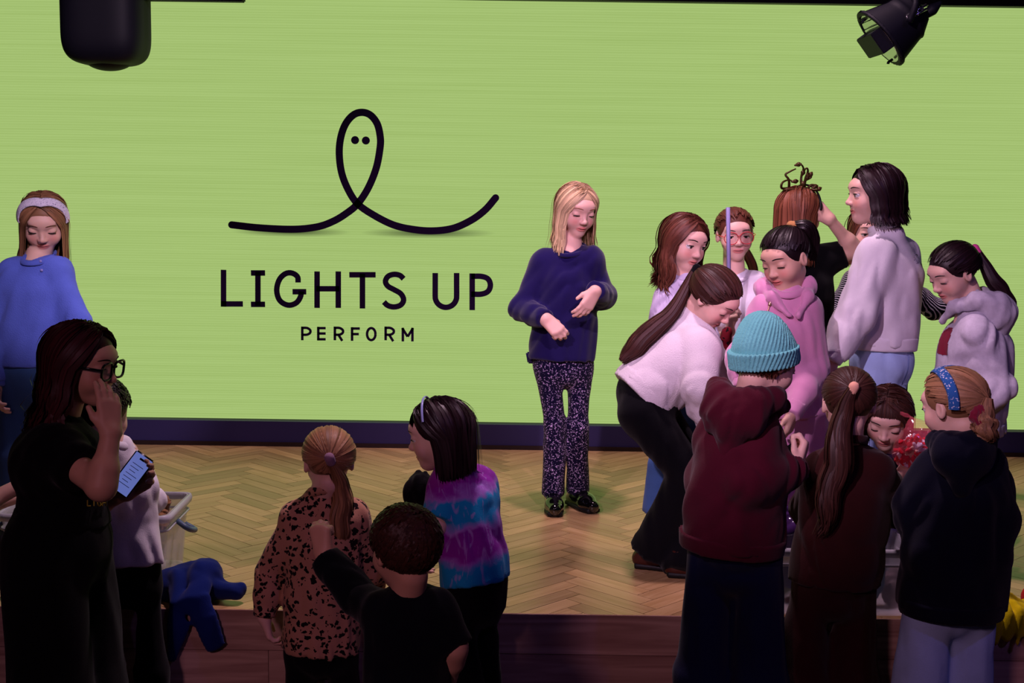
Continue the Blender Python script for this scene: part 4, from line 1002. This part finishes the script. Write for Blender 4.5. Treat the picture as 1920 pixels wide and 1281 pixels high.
p.loose(H['red'], n=520, length=1.2, a0=72, bulk=.09, seed=5, wave=.07, wl=.45, jit=.35, push=(-.42, 0, 0), rad=.005)
p.glasses(mat('black_acetate', '#0a0a0c', rough=.2, var=0), lens=.125, rr=.016, f=.435, square=3.0, glass=mat('lens_glass', (.8, .85, .8), rough=.05, alpha=.12, var=0))
WOMAN = p
# "LIGHTS" in yellow on her shirt
ym = mat('yellow_print', '#8a7a1c', var=0); Lm = None
def shirt_letters(par, txt, x, y, Y, hgt, m):
    G = dict(L=[[(0, 0), (0, 1)], [(0, 1), (.55, 1)]], I=[[(.25, 0), (.25, 1)]], G=[[(.6, .1), (.3, 0), (.05, .3), (.05, .7), (.3, 1), (.6, .85), (.6, .55), (.35, .55)]], H=[[(0, 0), (0, 1)], [(.55, 0), (.55, 1)], [(0, .5), (.55, .5)]])
    for ch in txt:
        parts = []
        for stp in G[ch]:
            pts = np.array([par.snap(x + a * hgt, y + b * hgt) for a, b in stp]); V, F = tubes(smoothline(pts, max(2, 3 * len(pts)))[None], np.full((1, max(2, 3 * len(pts))), .0022), None, 4); parts.append((V, F))
        V, F = join_vf(parts); ob('letter', mesh_np('letter', rel(V, par.root), F), m, par.top_o); x += hgt * .85
shirt_letters(p, 'LIGH', 164, 938, 3.555, 11, ym)

# the phone
ph = empty('mobile_phone', tuple(P(247, 889, 3.78))); tag(ph, 'dark mobile phone with lit blue screen in the hand of the woman in black', 'phone')
c = P(247, 889, 3.775); u = nrm(P(272, 856, 3.80) - P(222, 922, 3.77)); v = nrm(P(278, 872, 3.79) - P(260, 850, 3.79)); v = nrm(v - (v @ u) * u); n_ = np.cross(v, u); Rp = np.stack([v, u, n_], 1)
box('case', (0, 0, 0), (.062, .132, .009), mat('phone_case', '#06060a', rough=.3, var=0), ph, .004, True, Rp)
sc_m = bpy.data.materials.new('phone_screen'); sc_m.use_nodes = True; b = sc_m.node_tree.nodes['Principled BSDF']; b.inputs['Base Color'].default_value = (.02, .02, .04, 1); b.inputs['Emission Color'].default_value = (*lin('#7f8fe8'), 1); b.inputs['Emission Strength'].default_value = .5
if n_[1] > 0: n_ = -n_
off = n_ * .0052; s1 = box('display', off, (.055, .123, .0008), sc_m, ph, 0, False, Rp)
box('camera_notch', off + n_ * .0006 + u * .050, (.006, .016, .0006), mat('phone_case', ''), s1, 0, False, np.stack([u, v, n_], 1))
txt = mat('phone_text', '#3a3f88', var=0)
for q in range(7): box('text_line', off + n_ * .0006 + u * (.030 - q * .011) - v * (.004 if q % 3 else .0), (.036 - .008 * (q % 3), .0016, .0005), txt, s1, 0, False, Rp)

# child in white shirt behind the woman
p = Person('small child in white long sleeved shirt seen from behind between the woman and the box', 4.12, LZ, 1.33, (190, 774, 0, 150, 15, 0), 170, (218, 842), [(196, 880, 0), (264, 878, 0)], (235, 1065), el=[(190, 950, .08), (284, 940, .10)], wr=[(205, 960, .2), (272, 930, .22)])
p.top(fab('white_cotton', '#eeeaf2'), (238, 1052), chest=(.108, .09), waist=(.105, .088), hemr=(.115, .09), sl=(.046, .042, .034), seed=6, amp=.005, collar=fab('white_cotton', '')); p.trousers(blackc); p.shoes(trainer); p.build_body(face=False); p.short(H['vdark'])

# child outside the frame whose arm reaches in
p = Person('child at the left edge reaching a bare forearm into the picture behind the woman', 4.02, LZ, 1.35, (-130, 770, 0, 70, 15, 0), 80, (-125, 850), [(-140, 890, -.12), (-118, 885, .13)], (-130, 1070), el=[(-60, 962, -.05), (-50, 955, .2)], wr=[(62, 898, .06), (40, 930, .3)])
p.bare = [True, True]; p.top(fab('plum_tee', '#5a3a6a'), (-128, 1060), sleeve=.3, seed=7); p.trousers(navyc); p.shoes(trainer); p.build_body(face=False, ); p.short(H['brown'])

# leopard shirt girl
p = Person('girl with fair ponytail in leopard print shirt seen from behind', 4.08, LZ, 1.2, (616, 866, 0, 195, 8, 0), 185, (606, 929), [(540, 968, 0), (678, 966, 0)], (604, 1192), el=[(505, 1075, .02), (700, 1070, .08)], wr=[(496, 1158, -.02), (690, 1120, .25)], hh=.205)
p.k = 1.0; p.hands = [dict(dir=(.25, 0, -1), pn=(1, .2, 0), side=1, curl=35, sc=.9), None]
p.top(leopard, (602, 1215), chest=(.118, .10), waist=(.118, .10), hemr=(.125, .105), sl=(.048, .044, .038), seed=8, collar=leopard, collar_r=.05, amp=.005); p.trousers(blackc, waist_up=.06, leg=(.062, .055, .055)); p.shoes(trainer); p.build_body(face=False)
p.ponytail(H['dirty'], tie=-4, side=-.12, tail=[(640, 915, -.05), (638, 975, -.05), (628, 1050, -.04)], tail_r=(.012, .026, .036, .042, .018), nt=150, tiem=fab('tie_mauve', '#8a6a80'), seed=9, bulk=.03, wave=.006)

# dark boy in the very front
p = Person('boy in dark shirt in deep shadow at the very front raising his fist', 3.12, LZ, 1.24, (758, 1030, 0, 215, 5, 0), 200, (765, 1118), [(700, 1150, 0), (838, 1140, 0)], (765, 1330), el=[(668, 1120, .10), (852, 1215, -.02)], wr=[(608, 1042, .12), (838, 1290, .05)], hh=.205, skin='tan')
p.bare = [False, True]; p.hands = [dict(dir=(-.2, .2, 1), pn=(.3, .9, 0), side=-1, curl=80, thumb=.8, sc=1.0), None]
p.top(fab('dark_print_tee', '#080c14', var=.6, vscale=9), (765, 1330), sleeve=.55, chest=(.118, .10), waist=(.115, .098), hemr=(.12, .1), sl=(.05, .052, .05), seed=10); 
S = Sdf(); S.cone(p.sh[0] * .1 + p.el[0] * .9, p.wr[0], .05, .038); V, F = S.mesh(.008, folds(2, .004, .06)); p.add('sleeve', V, F, fab('dark_print_tee', ''), parent=p.top_o)
p.trousers(blackc); p.shoes(trainer); p.build_body(face=False); p.short(H['dark'], n=620, messy=.12, L=.3)

# tie-dye girl
p = Person('girl with dark bob in purple and turquoise tie dye shirt leaning forward', 4.02, LZ, 1.3, (822, 815, 0, -98, 12, 0), -125, (850, 880), [(826, 908, -.03), (905, 900, .10)], (893, 1105), el=[(818, 985, -.06), (900, 975, .2)], wr=[(800, 1040, .1), (815, 1020, .25)], kn=[(860, 1190, -.06), (905, 1195, .06)], an=[(915, 1480, .02), (930, 1490, .1)], hipyaw=-120)
p.bare = [True, True]; p.top(tied, (893, 1090), sleeve=.42, chest=(.118, .105), waist=(.115, .105), hemr=(.12, .108), sl=(.052, .055, .05), seed=12, collar=tied, amp=.005); p.trousers(blackc, leg=(.062, .048, .045)); p.shoes(trainer); p.browm = mat('brow_dark', ''); p.build_body(lid=.4)
p.loose(H['vdark'], n=480, length=.62, a0=84, bulk=.06, seed=13, jit=.06, fringe=70, rad=.0052, push=(.10, 0, 0), inward=.1)
p.band(mat('silver_band', '#8c94c8', rough=.25, var=0), width=.0045, f0=.30, off=.075, thin=.6, a1=70)
blob('black_bag', P(788, 925, 4.22), (.05, .05, .07), blackc, 'black bag held against the chest of the tie dye girl', 'bag', 3, .006)

# blonde girl
p = Person('blonde girl in navy tunic and floral flared trousers standing alone at centre stage', 5.64, 0, 1.4, (1081, 394, 0, 24, 16, -3), 12, (1070, 462), [(1006, 490, .02), (1124, 484, -.02)], (1056, 668), el=[(979, 580, -.02), (1132, 558, .02)], wr=[(1022, 598, -.17), (1117, 546, -.19)], kn=[(1040, 795, -.02), (1083, 795, 0)], an=[(1037, 930, 0), (1083, 924, .05)], toe=(2, 28))
p.hands = [dict(dir=(.85, -.4, -.75), pn=(.3, .7, -.6), side=-1, curl=42, thumb=.6), dict(dir=(-.55, -.3, -.9), pn=(-.5, .85, .0), side=1, curl=20, spread=1.1)]
p.top(fab('navy_tunic', '#171046', sheen=.2), (1053, 672), chest=(.128, .098), waist=(.132, .102), hemr=(.138, .105), sl=(.05, .048, .036), seed=14, amp=.005, collar=fab('navy_tunic', ''), collar_r=.064, gap=-.014, nd=.05, ct=.0055)
V, F = box_vf((0, 0, 0), (.05, .012, .05), .005); V = np.array(V); V[:, 0] *= 1 + (V[:, 2] > 0) * .3; p.add('side_flap', V + P(1000, 671, 5.64), F, fab('navy_tunic', ''), parent=p.top_o)
p.trousers(floral, leg=(.058, .040, .050), rw=(.11, .085), rh=(.108, .085), hemcut=.0, amp=.003); p.shoes(patent, rubber, res=.006); p.browm = mat('brow_fair', '#8a5a44', var=0); p.build_body(lid=.72, lips=1)
p.loose(H['blonde'], n=420, length=.86, part=-.10, a0=52, bulk=.045, seed=15, jit=.22, rad=.0044, wave=.015, push=(0, -.06, 0), flare=.10)

# wavy haired girl
p = Person('girl with long wavy brown hair in pale lilac top looking right, behind the bending girl', 5.24, 0, 1.33, (1284, 455, 0, 34, 14, -6), 30, (1283, 520), [(1238, 556, -.02), (1330, 548, .06)], (1278, 735), el=[(1228, 650, .0), (1324, 640, -.04)], wr=[(1262, 705, -.12), (1296, 700, -.16)])
p.top(fab('lilac_jersey', '#c4bcd6'), (1278, 750), seed=16, collar=fab('lilac_jersey', ''), amp=.006, wl=.07, collar_r=.062, gap=-.005, nd=.03); p.trousers(denim, leg=(.075, .07, .08), amp=.004); p.shoes(trainer); p.browm = mat('brow_dark', ''); p.build_body(lid=.12)
p.loose(H['brown'], n=460, length=.98, a0=60, part=.08, bulk=.06, seed=17, wave=.11, wl=.6, jit=.25, rad=.005, flare=.12, push=(-.06, -.10, 0))

# girl with red glasses
p = Person('girl in white tee with round red glasses and grey stick in front of her face', 5.52, 0, 1.33, (1378, 440, 0, 2, 6, 3), 0, (1376, 508), [(1322, 532, 0), (1432, 530, 0)], (1378, 715), el=[(1345, 645, -.05), (1418, 630, -.12)], wr=[(1368, 622, -.24), (1410, 690, -.2)], hh=.205)
p.bare = [True, True]; p.hands = [dict(dir=(.0, -.2, 1), pn=(.9, -.1, 0), side=-1, curl=75, thumb=.6), None]
p.top(fab('white_tee', '#dcd8e2'), (1378, 715), sleeve=.35, seed=18, collar=fab('white_tee', ''), collar_r=.066, gap=-.014, nd=.05, ct=.005); p.trousers(navyc); p.shoes(trainer); p.build_body(lid=.3)
p.ponytail(H['brown'], tie=0, tail=[(1402, 480, .12), (1412, 505, .13), (1416, 540, .14)], tail_r=(.012, .02, .02, .008), nt=60, seed=19, bulk=.025)
p.glasses(mat('red_frame', '#b8202c', rough=.25, var=0), lens=.14, rr=.008, f=.44, u=-.01)
st = p
tube = tube_obj('grey_stick', [P(1365, 389, 5.22), P(1368, 640, 5.26)], .0085, mat('grey_plastic', '#8a86b4', rough=.4, var=0), None, n=4, sides=4); tag(tube, 'thin grey stick held upright before the face of the girl with red glasses', 'stick')

# bending girl in ivory sweater
p = Person('girl in ivory sweater with long dark ponytail bending forward over the box', 4.80, 0, 1.45, (1338, 560, 0, 58, 42, 0), 62, (1302, 596, .05), [(1312, 655, -.10), (1310, 628, .17)], (1212, 752), el=[(1312, 728, -.16), (1362, 720, .12)], wr=[(1330, 800, -.12), (1372, 790, 0)], kn=[(1292, 890, -.1), (1312, 900, .1)], an=[(1222, 1035, -.02), (1282, 1075, -.12)], toe=(75, 80), hh=.212, hipyaw=70)
p.top(lav, (1206, 742), chest=(.135, .115), waist=(.13, .118), hemr=(.128, .122), sl=(.062, .055, .042), seed=20, amp=.006, band=lav, cuff=lav, hemax=(.35, .94, 0))
p.trousers(blackc, waist_up=.07, rw=(.12, .11), rh=(.135, .125), leg=(.078, .064, .075), hemcut=-.005, free=True); p.shoes(mat('brown_leather', '#3a1710', rough=.4, var=.2), rubber, res=.007); p.browm = mat('brow_dark', ''); p.build_body(lid=.9)
p.ponytail(H['dark'], tie=2, tail=[(1262, 585, .0), (1225, 618, -.02), (1192, 652, -.02), (1165, 680, -.02)], tail_r=(.014, .03, .04, .042, .016), nt=170, tiem=blackc, seed=21, bulk=.03, n=380, wave=.003, els=-4, ela=-26)

# pink velour girl
p = Person('girl in pink velour zip hoodie with black high ponytail looking down left', 4.70, 0, 1.26, (1472, 486, 0, -48, 20, 6), -12, (1476, 546), [(1418, 580, 0), (1528, 576, 0)], (1490, 790), el=[(1388, 672, -.04), (1526, 690, -.03)], wr=[(1392, 720, -.14), (1488, 772, -.17)], skin='olive', hh=.21, toe=(-5, 5))
velv = fab('pink_velour', '#cb8aae', sheen=.6, var=.22, vscale=10, bump=.2, rough=.6); p.hands = [None, dict(dir=(-.25, -.1, -1), pn=(-.8, .5, 0), side=1, curl=30)]
p.top(velv, (1482, 775), chest=(.132, .10), waist=(.13, .105), hemr=(.138, .11), sl=(.058, .053, .038), hood=True, seed=22, amp=.004, collar=velv, cuff=velv, collar_r=.06); p.trousers(velv, rh=(.135, .105), leg=(.085, .075, .075)); p.shoes(trainer); p.browm = mat('brow_black', '#0c0608', var=0); p.build_body(lid=.8)
tube_obj('zip', [p.snap(1444, 566), p.snap(1440, 582), p.snap(1433, 605), p.snap(1427, 635), p.snap(1424, 665)], .0028, mat('gold_zip', '#b08a70', metal=.8, rough=.3, var=0), p.top_o, root=p.root, n=16, sides=5)
S = Sdf(); S.cap(p.snap(1445, 562), p.snap(1443, 572), .005, .006); V, F = S.mesh(.0025); p.add('zip_pull', V, F, mat('gold_zip', ''), parent=p.top_o)
p.ponytail(H['black'], tie=48, tail=[(1512, 425, .02), (1522, 450, .05), (1524, 490, .06)], tail_r=(.014, .026, .03, .012), nt=90, tiem=fab('tan_tie', '#a8794a'), seed=23, n=380, bulk=.015, tie_off=.05, els=-4)

# girl with the snake headdress
p = Person('girl in black tee with auburn hair raising a hand to her twig headdress', 5.44, 0, 1.38, (1499, 402, 0, 128, 5, 0), 160, (1503, 468), [(1452, 492, -.02), (1556, 486, .02)], (1508, 690), el=[(1606, 474, .02), (1450, 590, .05)][::-1], wr=[(1460, 660, -.05), (1552, 410, .02)], hh=.208)
p.el = [P(1472, 590, 5.38), P(1604, 470, 5.46)]; p.wr = [P(1480, 655, 5.35), P(1556, 412, 5.40)]
p.bare = [True, True]; p.hands = [None, dict(dir=(-.72, .05, .75), pn=(-.5, .85, -.4), side=-1, curl=24, thumb=.4, sc=1.05)]
p.top(blackc, (1505, 695), sleeve=.30, seed=24, chest=(.125, .10), sl=(.058, .056, .05), collar=blackc); p.trousers(seq, leg=(.07, .06, .06)); p.shoes(trainer); p.browm = mat('brow_light', ''); p.build_body(lid=.4, fine=.004)
p.loose(H['auburn'], n=460, length=1.0, a0=74, bulk=.05, seed=25, rad=.0048, jit=.15, push=(0, -.22, 0))
bd = p.band(mat('black_gloss_band', '#0a0a10', rough=.3, var=0), width=.007, f0=.28, off=.08, name='headdress', thin=.6, a1=92)
tw = mat('bronze_twig', '#4a3418', rough=.4, metal=.3, var=.3)
cz = lambda x, y, dy=0: P(1440 + x * .16393, 290 + y * .16393, 5.41 + dy)
for pts in ([(385, 395), (378, 300), (385, 230), (405, 160), (375, 112), (310, 118)], [(415, 370), (430, 270), (455, 200), (450, 160), (425, 165), (410, 210)], [(240, 385), (238, 290), (200, 230), (250, 195), (318, 162)], [(300, 400), (200, 400), (160, 430)], [(240, 385), (160, 385), (155, 340), (185, 305), (240, 290), (270, 300)],
            [(430, 420), (490, 350), (550, 360), (500, 395), (570, 400)], [(420, 390), (460, 430), (540, 410), (575, 400)], [(430, 290), (490, 260), (485, 230)]):
    tube_obj('twig', [cz(x, y, .02 * math.sin(x)) for x, y in pts], [.006, .0045, .003], tw, bd, root=p.root, n=24, sides=6)
for (x, y, a) in ((395, 220, 70), (300, 308, 10), (480, 240, 60), (525, 365, 10), (570, 400, 30), (335, 116, 15), (400, 350, 90), (440, 275, 60)):
    c = cz(x, y); d = np.array([math.cos(math.radians(a)), 0, math.sin(math.radians(a))]); S = Sdf(); S.cap(c - d * .01, c + d * .006, .004, .009, k=.004); S.cap(c + d * .006, c + d * .016, .009, .003, k=.004); V, F = S.mesh(.003); p.add('leaf', V, F, tw, parent=bd)

# striped top child
p = Person('child in navy and white striped top mostly hidden behind the girl in white sweatshirt', 5.78, 0, 1.32, (1628, 436, 0, 0, 5, 0), 0, (1640, 505), [(1590, 528, 0), (1702, 526, 0)], (1650, 705), el=[(1558, 590, 0), (1752, 580, .02)], wr=[(1620, 610, -.15), (1812, 570, -.05)])
p.top(strp, (1650, 705), seed=26, sl=(.05, .046, .038)); p.trousers(fab('dark_denim', '#14224a')); p.shoes(trainer); p.build_body(lid=.4, fine=.005); p.loose(H['brown'], n=240, length=.7, a0=60, bulk=.03, seed=27)

# dark bob girl in white sweatshirt
p = Person('tallest girl, with a dark bob, in white sweatshirt and pale jeans in side view', 5.06, 0, 1.45, (1636, 366, 0, -88, 2, 0), -112, (1660, 432), [(1636, 482, -.10), (1690, 474, .13)], (1652, 690), el=[(1604, 590, -.16), (1680, 590, .18)], wr=[(1562, 668, -.20), (1600, 640, .10)], kn=[(1600, 850, -.05), (1625, 850, .08)], an=[(1595, 1040, -.03), (1640, 1010, .1)], hipyaw=-125, toe=(-100, -100))
p.hands = [dict(dir=(-.3, 0, -1), pn=(.6, .6, 0), side=1, curl=30), None]
p.top(fab('white_sweat', '#dedbe2', rough=.9), (1655, 645), chest=(.145, .125), waist=(.14, .125), hemr=(.13, .118), sl=(.075, .064, .042), seed=28, amp=.006, wl=.11, collar=fab('white_sweat', ''), band=fab('white_sweat', ''), cuff=fab('white_sweat', ''))
tr_ = p.trousers(denim_l, res=.0085, waist_up=.09, rw=(.12, .11), rh=(.14, .125), leg=(.09, .07, .07)); p.shoes(trainer); p.browm = mat('brow_black', ''); p.build_body(lid=.2)
p.loose(H['vdark'], n=480, length=.52, a0=68, part=.0, bulk=.09, seed=29, jit=.12, rad=.005, wave=.02, flare=.22, push=(.05, 0, 0))
p.patch('back_pocket', denim_l, P(1690, 690, 5.06), (.05, .06), (.55, -.83, 0), .004, tr_)
pm = mat('grey_print', '#6a6678', var=0)
for q, (x, y) in enumerate([(1713, 466), (1716, 474), (1715, 482), (1719, 476)]):
    tube_obj('print_mark', [p.snap(x - 2, y), p.snap(x + 1, y + 3), p.snap(x - 1, y + 6)], .0018, pm, p.top_o, root=p.root, n=6, sides=4)

# grey hoodie girl
p = Person('girl in pale grey hoodie with black ponytail looking down, far right', 4.92, 0, 1.33, (1787, 512, 0, -72, 26, 0), -80, (1822, 564), [(1828, 622, -.12), (1840, 606, .13)], (1812, 805), el=[(1868, 728, -.13), (1850, 720, .16)], wr=[(1800, 772, -.16), (1790, 760, .14)], hh=.21, toe=(-70, -70))
greym = fab('grey_marl', '#bab6c4', var=.2, vscale=60); p.top(greym, (1812, 800), chest=(.14, .135), waist=(.138, .14), hemr=(.13, .138), sl=(.064, .062, .045), hood=True, seed=30, amp=.007, cuff=greym, band=greym, collar=greym); p.trousers(navyc, rh=(.12, .11)); p.shoes(trainer); p.browm = mat('brow_black', ''); p.build_body(lid=.75)
p.ponytail(H['vdark'], tie=8, tail=[(1862, 525, .0), (1885, 560, .0), (1895, 605, .0)], tail_r=(.014, .03, .034, .022), nt=130, tiem=mat('hot_pink_tie', '#e0509a', rough=.6, var=0), seed=31, n=360, bulk=.02, wave=.006, ela=-16)
for (x, y) in (): tube_obj('drawstring', [P(x + 3, y - 30, 4.795), P(x, y, 4.775), P(x + 2, y + 45, 4.775)], .004, fab('cord_dark', '#2a2030'), p.top_o, root=p.root, n=10, sides=6)
p.patch('red_print', fab('red_print', '#7a1830'), P(1750, 642, 4.87), (.035, .05), (-.8, -.6, 0))

# beanie boy
p = Person('boy in turquoise knitted beanie and maroon hoodie seen from behind', 3.95, LZ, 1.46, (1438, 682, 0, 118, 24, -8), 150, (1408, 745), [(1352, 785, .04), (1434, 800, -.05)], (1378, 1030), el=[(1330, 900, .15), (1408, 902, -.10)], wr=[(1400, 890, .22), (1492, 880, -.02)], hh=.212, hipyaw=165)
mar = fab('maroon_fleece', '#420c1c', var=.2); p.hands = [None, dict(dir=(.35, .3, .8), pn=(-.8, .3, .1), side=-1, curl=70, thumb=.5)]
p.top(mar, (1372, 1018), chest=(.132, .115), waist=(.135, .12), hemr=(.146, .122), sl=(.066, .068, .042), hood=True, seed=32, amp=.007, wl=.10, band=mar, cuff=mar); p.trousers(navyc, leg=(.082, .080, .074), rh=(.132, .11)); p.shoes(trainer); p.browm = mat('brow_light', ''); p.build_body(lid=.7, fine=.0038); p.loose(H['brown'], n=300, length=.30, a0=98, low=-.30, seed=41, jit=.5, bulk=.01, inward=.25, flyp=0)
bm_ = fab('turquoise_knit', '#6cbab8', bump=.5, bscale=300, var=.15)
S = Sdf(); hc = p.hp(0, -.06, .10); hh = p.hh; S.ell(hc, np.array([.43, .525, .43]) * hh, p.R); S.ell(p.hp(-.02, -.22, .44), np.array([.27, .28, .24]) * hh, p.R, k=.06)
cN = nrm(np.array([0, 0, 1.]) - .12 * p.F * [1, 1, 0]); c0 = p.hp(0, -.05, -.02); S.add(lambda Q: (Q - c0) @ cN, c0 - .4, c0 + .4, k=.004, op='s')
def ribn(Q):
    q = (Q - hc) @ p.R.T; return .0022 * np.sin(np.arctan2(q[:, 0], q[:, 1] + .02) * 46)
V, F = S.mesh(.0035, ribn); hat = p.add('beanie', V, F, bm_)
S = Sdf(); X_ = nrm(p.X - (p.X @ cN) * cN); S.loft([c0 - cN * .004, c0 + cN * .046], [.435 * hh, .445 * hh], [.53 * hh, .54 * hh], X_, cut0=True, cut1=True); V, F = S.mesh(.0035, ribn); p.add('beanie_cuff', V, F, bm_, parent=hat)
o = box('black_pouch', (0, 0, 0), (.085, .012, .05), blackc, None, .004, True, np.array([[.8, 0, -.6], [0, 1, 0], [.6, 0, .8]])); o.location = tuple(P(1483, 850, 4.02)); tag(o, 'flat black pouch in the hand of the boy with the beanie', 'pouch')

# brown ponytail girl
p = Person('girl in dark brown tracksuit with very long wavy ponytail seen from behind', 4.05, LZ, 1.38, (1591, 757, 0, 172, 10, 0), 180, (1588, 834), [(1528, 880, 0), (1656, 882, 0)], (1562, 1085), el=[(1522, 952, .15), (1682, 950, .12)], wr=[(1558, 940, .27), (1690, 935, .25)])
brn = fab('brown_fleece', '#2a0d0c', var=.2); p.top(brn, (1566, 1090), chest=(.13, .11), waist=(.135, .118), hemr=(.135, .115), sl=(.066, .064, .045), hood=False, seed=33, amp=.006, wl=.1, collar=brn, cuff=brn); p.trousers(brn, leg=(.09, .085, .085), rh=(.132, .115)); p.shoes(trainer); p.build_body(face=False)
p.ponytail(H['dark'], tie=12, tail=[(1583, 775, -.09), (1572, 850, -.11), (1558, 930, -.12), (1536, 1008, -.12)], tail_r=(.016, .03, .04, .046, .04, .014), nt=220, tiem=fab('peach_tie', '#e0a88c'), seed=34, wave=.012, wl=.35, n=340, tjit=.35, rad=.0045)

# crouching girl behind the box
p = Person('girl with brown bob and fringe crouching behind the box looking into the red bag', 4.66, 0, 1.3, (1664, 784, 0, -22, 26, -4), -10, (1672, 855, .05), [(1625, 885, .04), (1718, 882, .06)], (1675, 1015, .08), el=[(1640, 950, -.05), (1735, 940, -.03)], wr=[(1690, 892, -.20), (1745, 900, -.2)], kn=[(1640, 1020, .0), (1720, 1015, .0)], an=[(1650, 1070, .12), (1712, 1068, .12)], toe=(0, 0), hh=.212)
p.hands = [dict(dir=(.35, -.1, .7), pn=(.2, -.3, 1), side=-1, curl=30), dict(dir=(-.3, -.1, .7), pn=(-.3, -.2, 1), side=1, curl=30)]
p.top(fab('plum_jumper', '#2a1830'), (1675, 1000, .10), seed=35, sl=(.05, .045, .036)); p.trousers(navyc, leg=(.07, .055, .05)); p.shoes(trainer); p.browm = mat('brow_dark', ''); p.build_body(lid=.9)
p.loose(H['dark'], n=420, length=.62, a0=60, bulk=.05, seed=36, fringe=90, rad=.005, jit=.1)

# navy hoodie girl
p = Person('girl in black navy hoodie with blue headband, low bun and pale jeans seen from behind', 3.88, LZ, 1.4, (1786, 762, 0, -142, 14, 0), -165, (1800, 828), [(1740, 882, .03), (1862, 876, 0)], (1782, 1110), el=[(1722, 958, .04), (1862, 975, .0)], wr=[(1738, 920, .19), (1840, 985, .2)], hh=.21)
nvy = fab('black_navy_fleece', '#090b1c', var=.2); p.top(nvy, (1784, 1138), chest=(.145, .125), waist=(.152, .130), hemr=(.153, .128), sl=(.074, .070, .046), hood=.8, seed=37, amp=.007, wl=.12, band=nvy, cuff=nvy); p.trousers(denim_l, leg=(.078, .078, .085), rh=(.125, .105)); p.shoes(trainer); p.browm = mat('brow_light', ''); p.build_body(lid=.4, fine=.004)
tube_obj('shirt_collar', [P(1785, 828, 3.83), P(1815, 838, 3.80), P(1845, 828, 3.84)], .014, fab('pale_blue_shirt', '#8aa0d8'), p.root, root=p.root, n=12, wide=1, thin=.7)
p.ponytail(H['dirty'], tie=-8, tail=[(1846, 786, -.10), (1848, 806, -.11), (1838, 832, -.10)], tail_r=(.014, .034, .038, .020), nt=110, seed=38, wave=.012, n=340, bulk=.03, rad=.0048)
p.band(dots('blue_floral_band', '#2a5a9a', '#c8c8d8', 90, .28), width=.016, f0=.62, off=.065, tilt=1.15, thin=.22, a1=112)
S = Sdf(); sc0 = P(1838, 780, 3.78)
for q in range(9): a = q * 6.283 / 9; S.ell(sc0 + .017 * np.array([math.cos(a), .3 * math.sin(a), math.sin(a)]), (.014, .014, .014), k=.006)
V, F = S.mesh(.004, folds(3, .004, .02, (1, 1, 1))); p.add('scrunchie', V, F, fab('maroon_velvet', '#7a1830', sheen=.5))

# red bag
rb = empty('red_gift_bag', tuple(P(1712, 845, 4.48))); tag(rb, 'shiny plastic bag of red and white petals held by the crouching girl', 'bag')
film = mat('clear_red_film', (0.8, .12, .16), rough=.12, alpha=.22, spec=.9, var=0, coat=.8); c = P(1716, 848, 4.46)
S = Sdf(); S.ell(c, (.078, .06, .068)); S.loft([c + [.01, 0, .03], c + [.045, .03, .075], c + [.055, .045, .095]], [.06, .065, .075], [.045, .02, .008], XA, k=.03, cut1=True); V, F = S.mesh(.005, folds(5, .003, .04, (1, 1, 1))); ob('film', mesh_np('film', rel(V, rb), F), film, rb)
pr_, pw_ = fab('red_petal', '#c0142a', var=.3), fab('white_petal', '#c8b8cc'); rg = np.random.default_rng(4)
me_r = None
for q in range(70):
    d = nrm(rg.normal(size=3)); d[1] = -abs(d[1]); pos = d * np.array([.070, .053, .060]) * rg.uniform(.8, .97)
    if q == 0:
        S = Sdf(); S.ell((0, 0, 0), (.015, .005, .011)); S.ell((.006, .004, .004), (.008, .005, .009), k=.004); V, F = S.mesh(.0035, folds(1, .002, .02, (1, 1, 1))); mr = mesh_np('petal', V, F); mr.materials.append(pr_); mw = mr.copy(); mw.materials.clear(); mw.materials.append(pw_)
    o = bpy.data.objects.new('petal', mr if rg.random() < .66 else mw); COL.objects.link(o); o.parent = rb; o.location = tuple(pos + c - np.array(rb.location)); o.rotation_euler = tuple(rg.uniform(0, 6.28, 3))
# costumes between the bending girl and the pink hoodie
soft('lace_costume', 'dark red lace costume hanging between the bending girl and the pink hoodie', 'costume', dots('lace_red', '#6a1420', '#1a0a10', 60, .35), lambda S: S.loft([P(1362, 625, 5.08), P(1356, 680, 5.07), P(1352, 740, 5.07), P(1350, 830, 5.07)], [.02, .04, .05, .045], [.02, .02, .022, .02], XA), 21, .006)
soft('blue_costume', 'bright blue costume strip beside the ivory sleeve of the bending girl', 'costume', fab('bright_blue', '#2038b0'), lambda S: S.loft([P(1336, 660, 5.06), P(1342, 720, 5.03), P(1338, 820, 5.03)], [.02, .03, .03], [.015, .02, .02], XA), 22, .005)
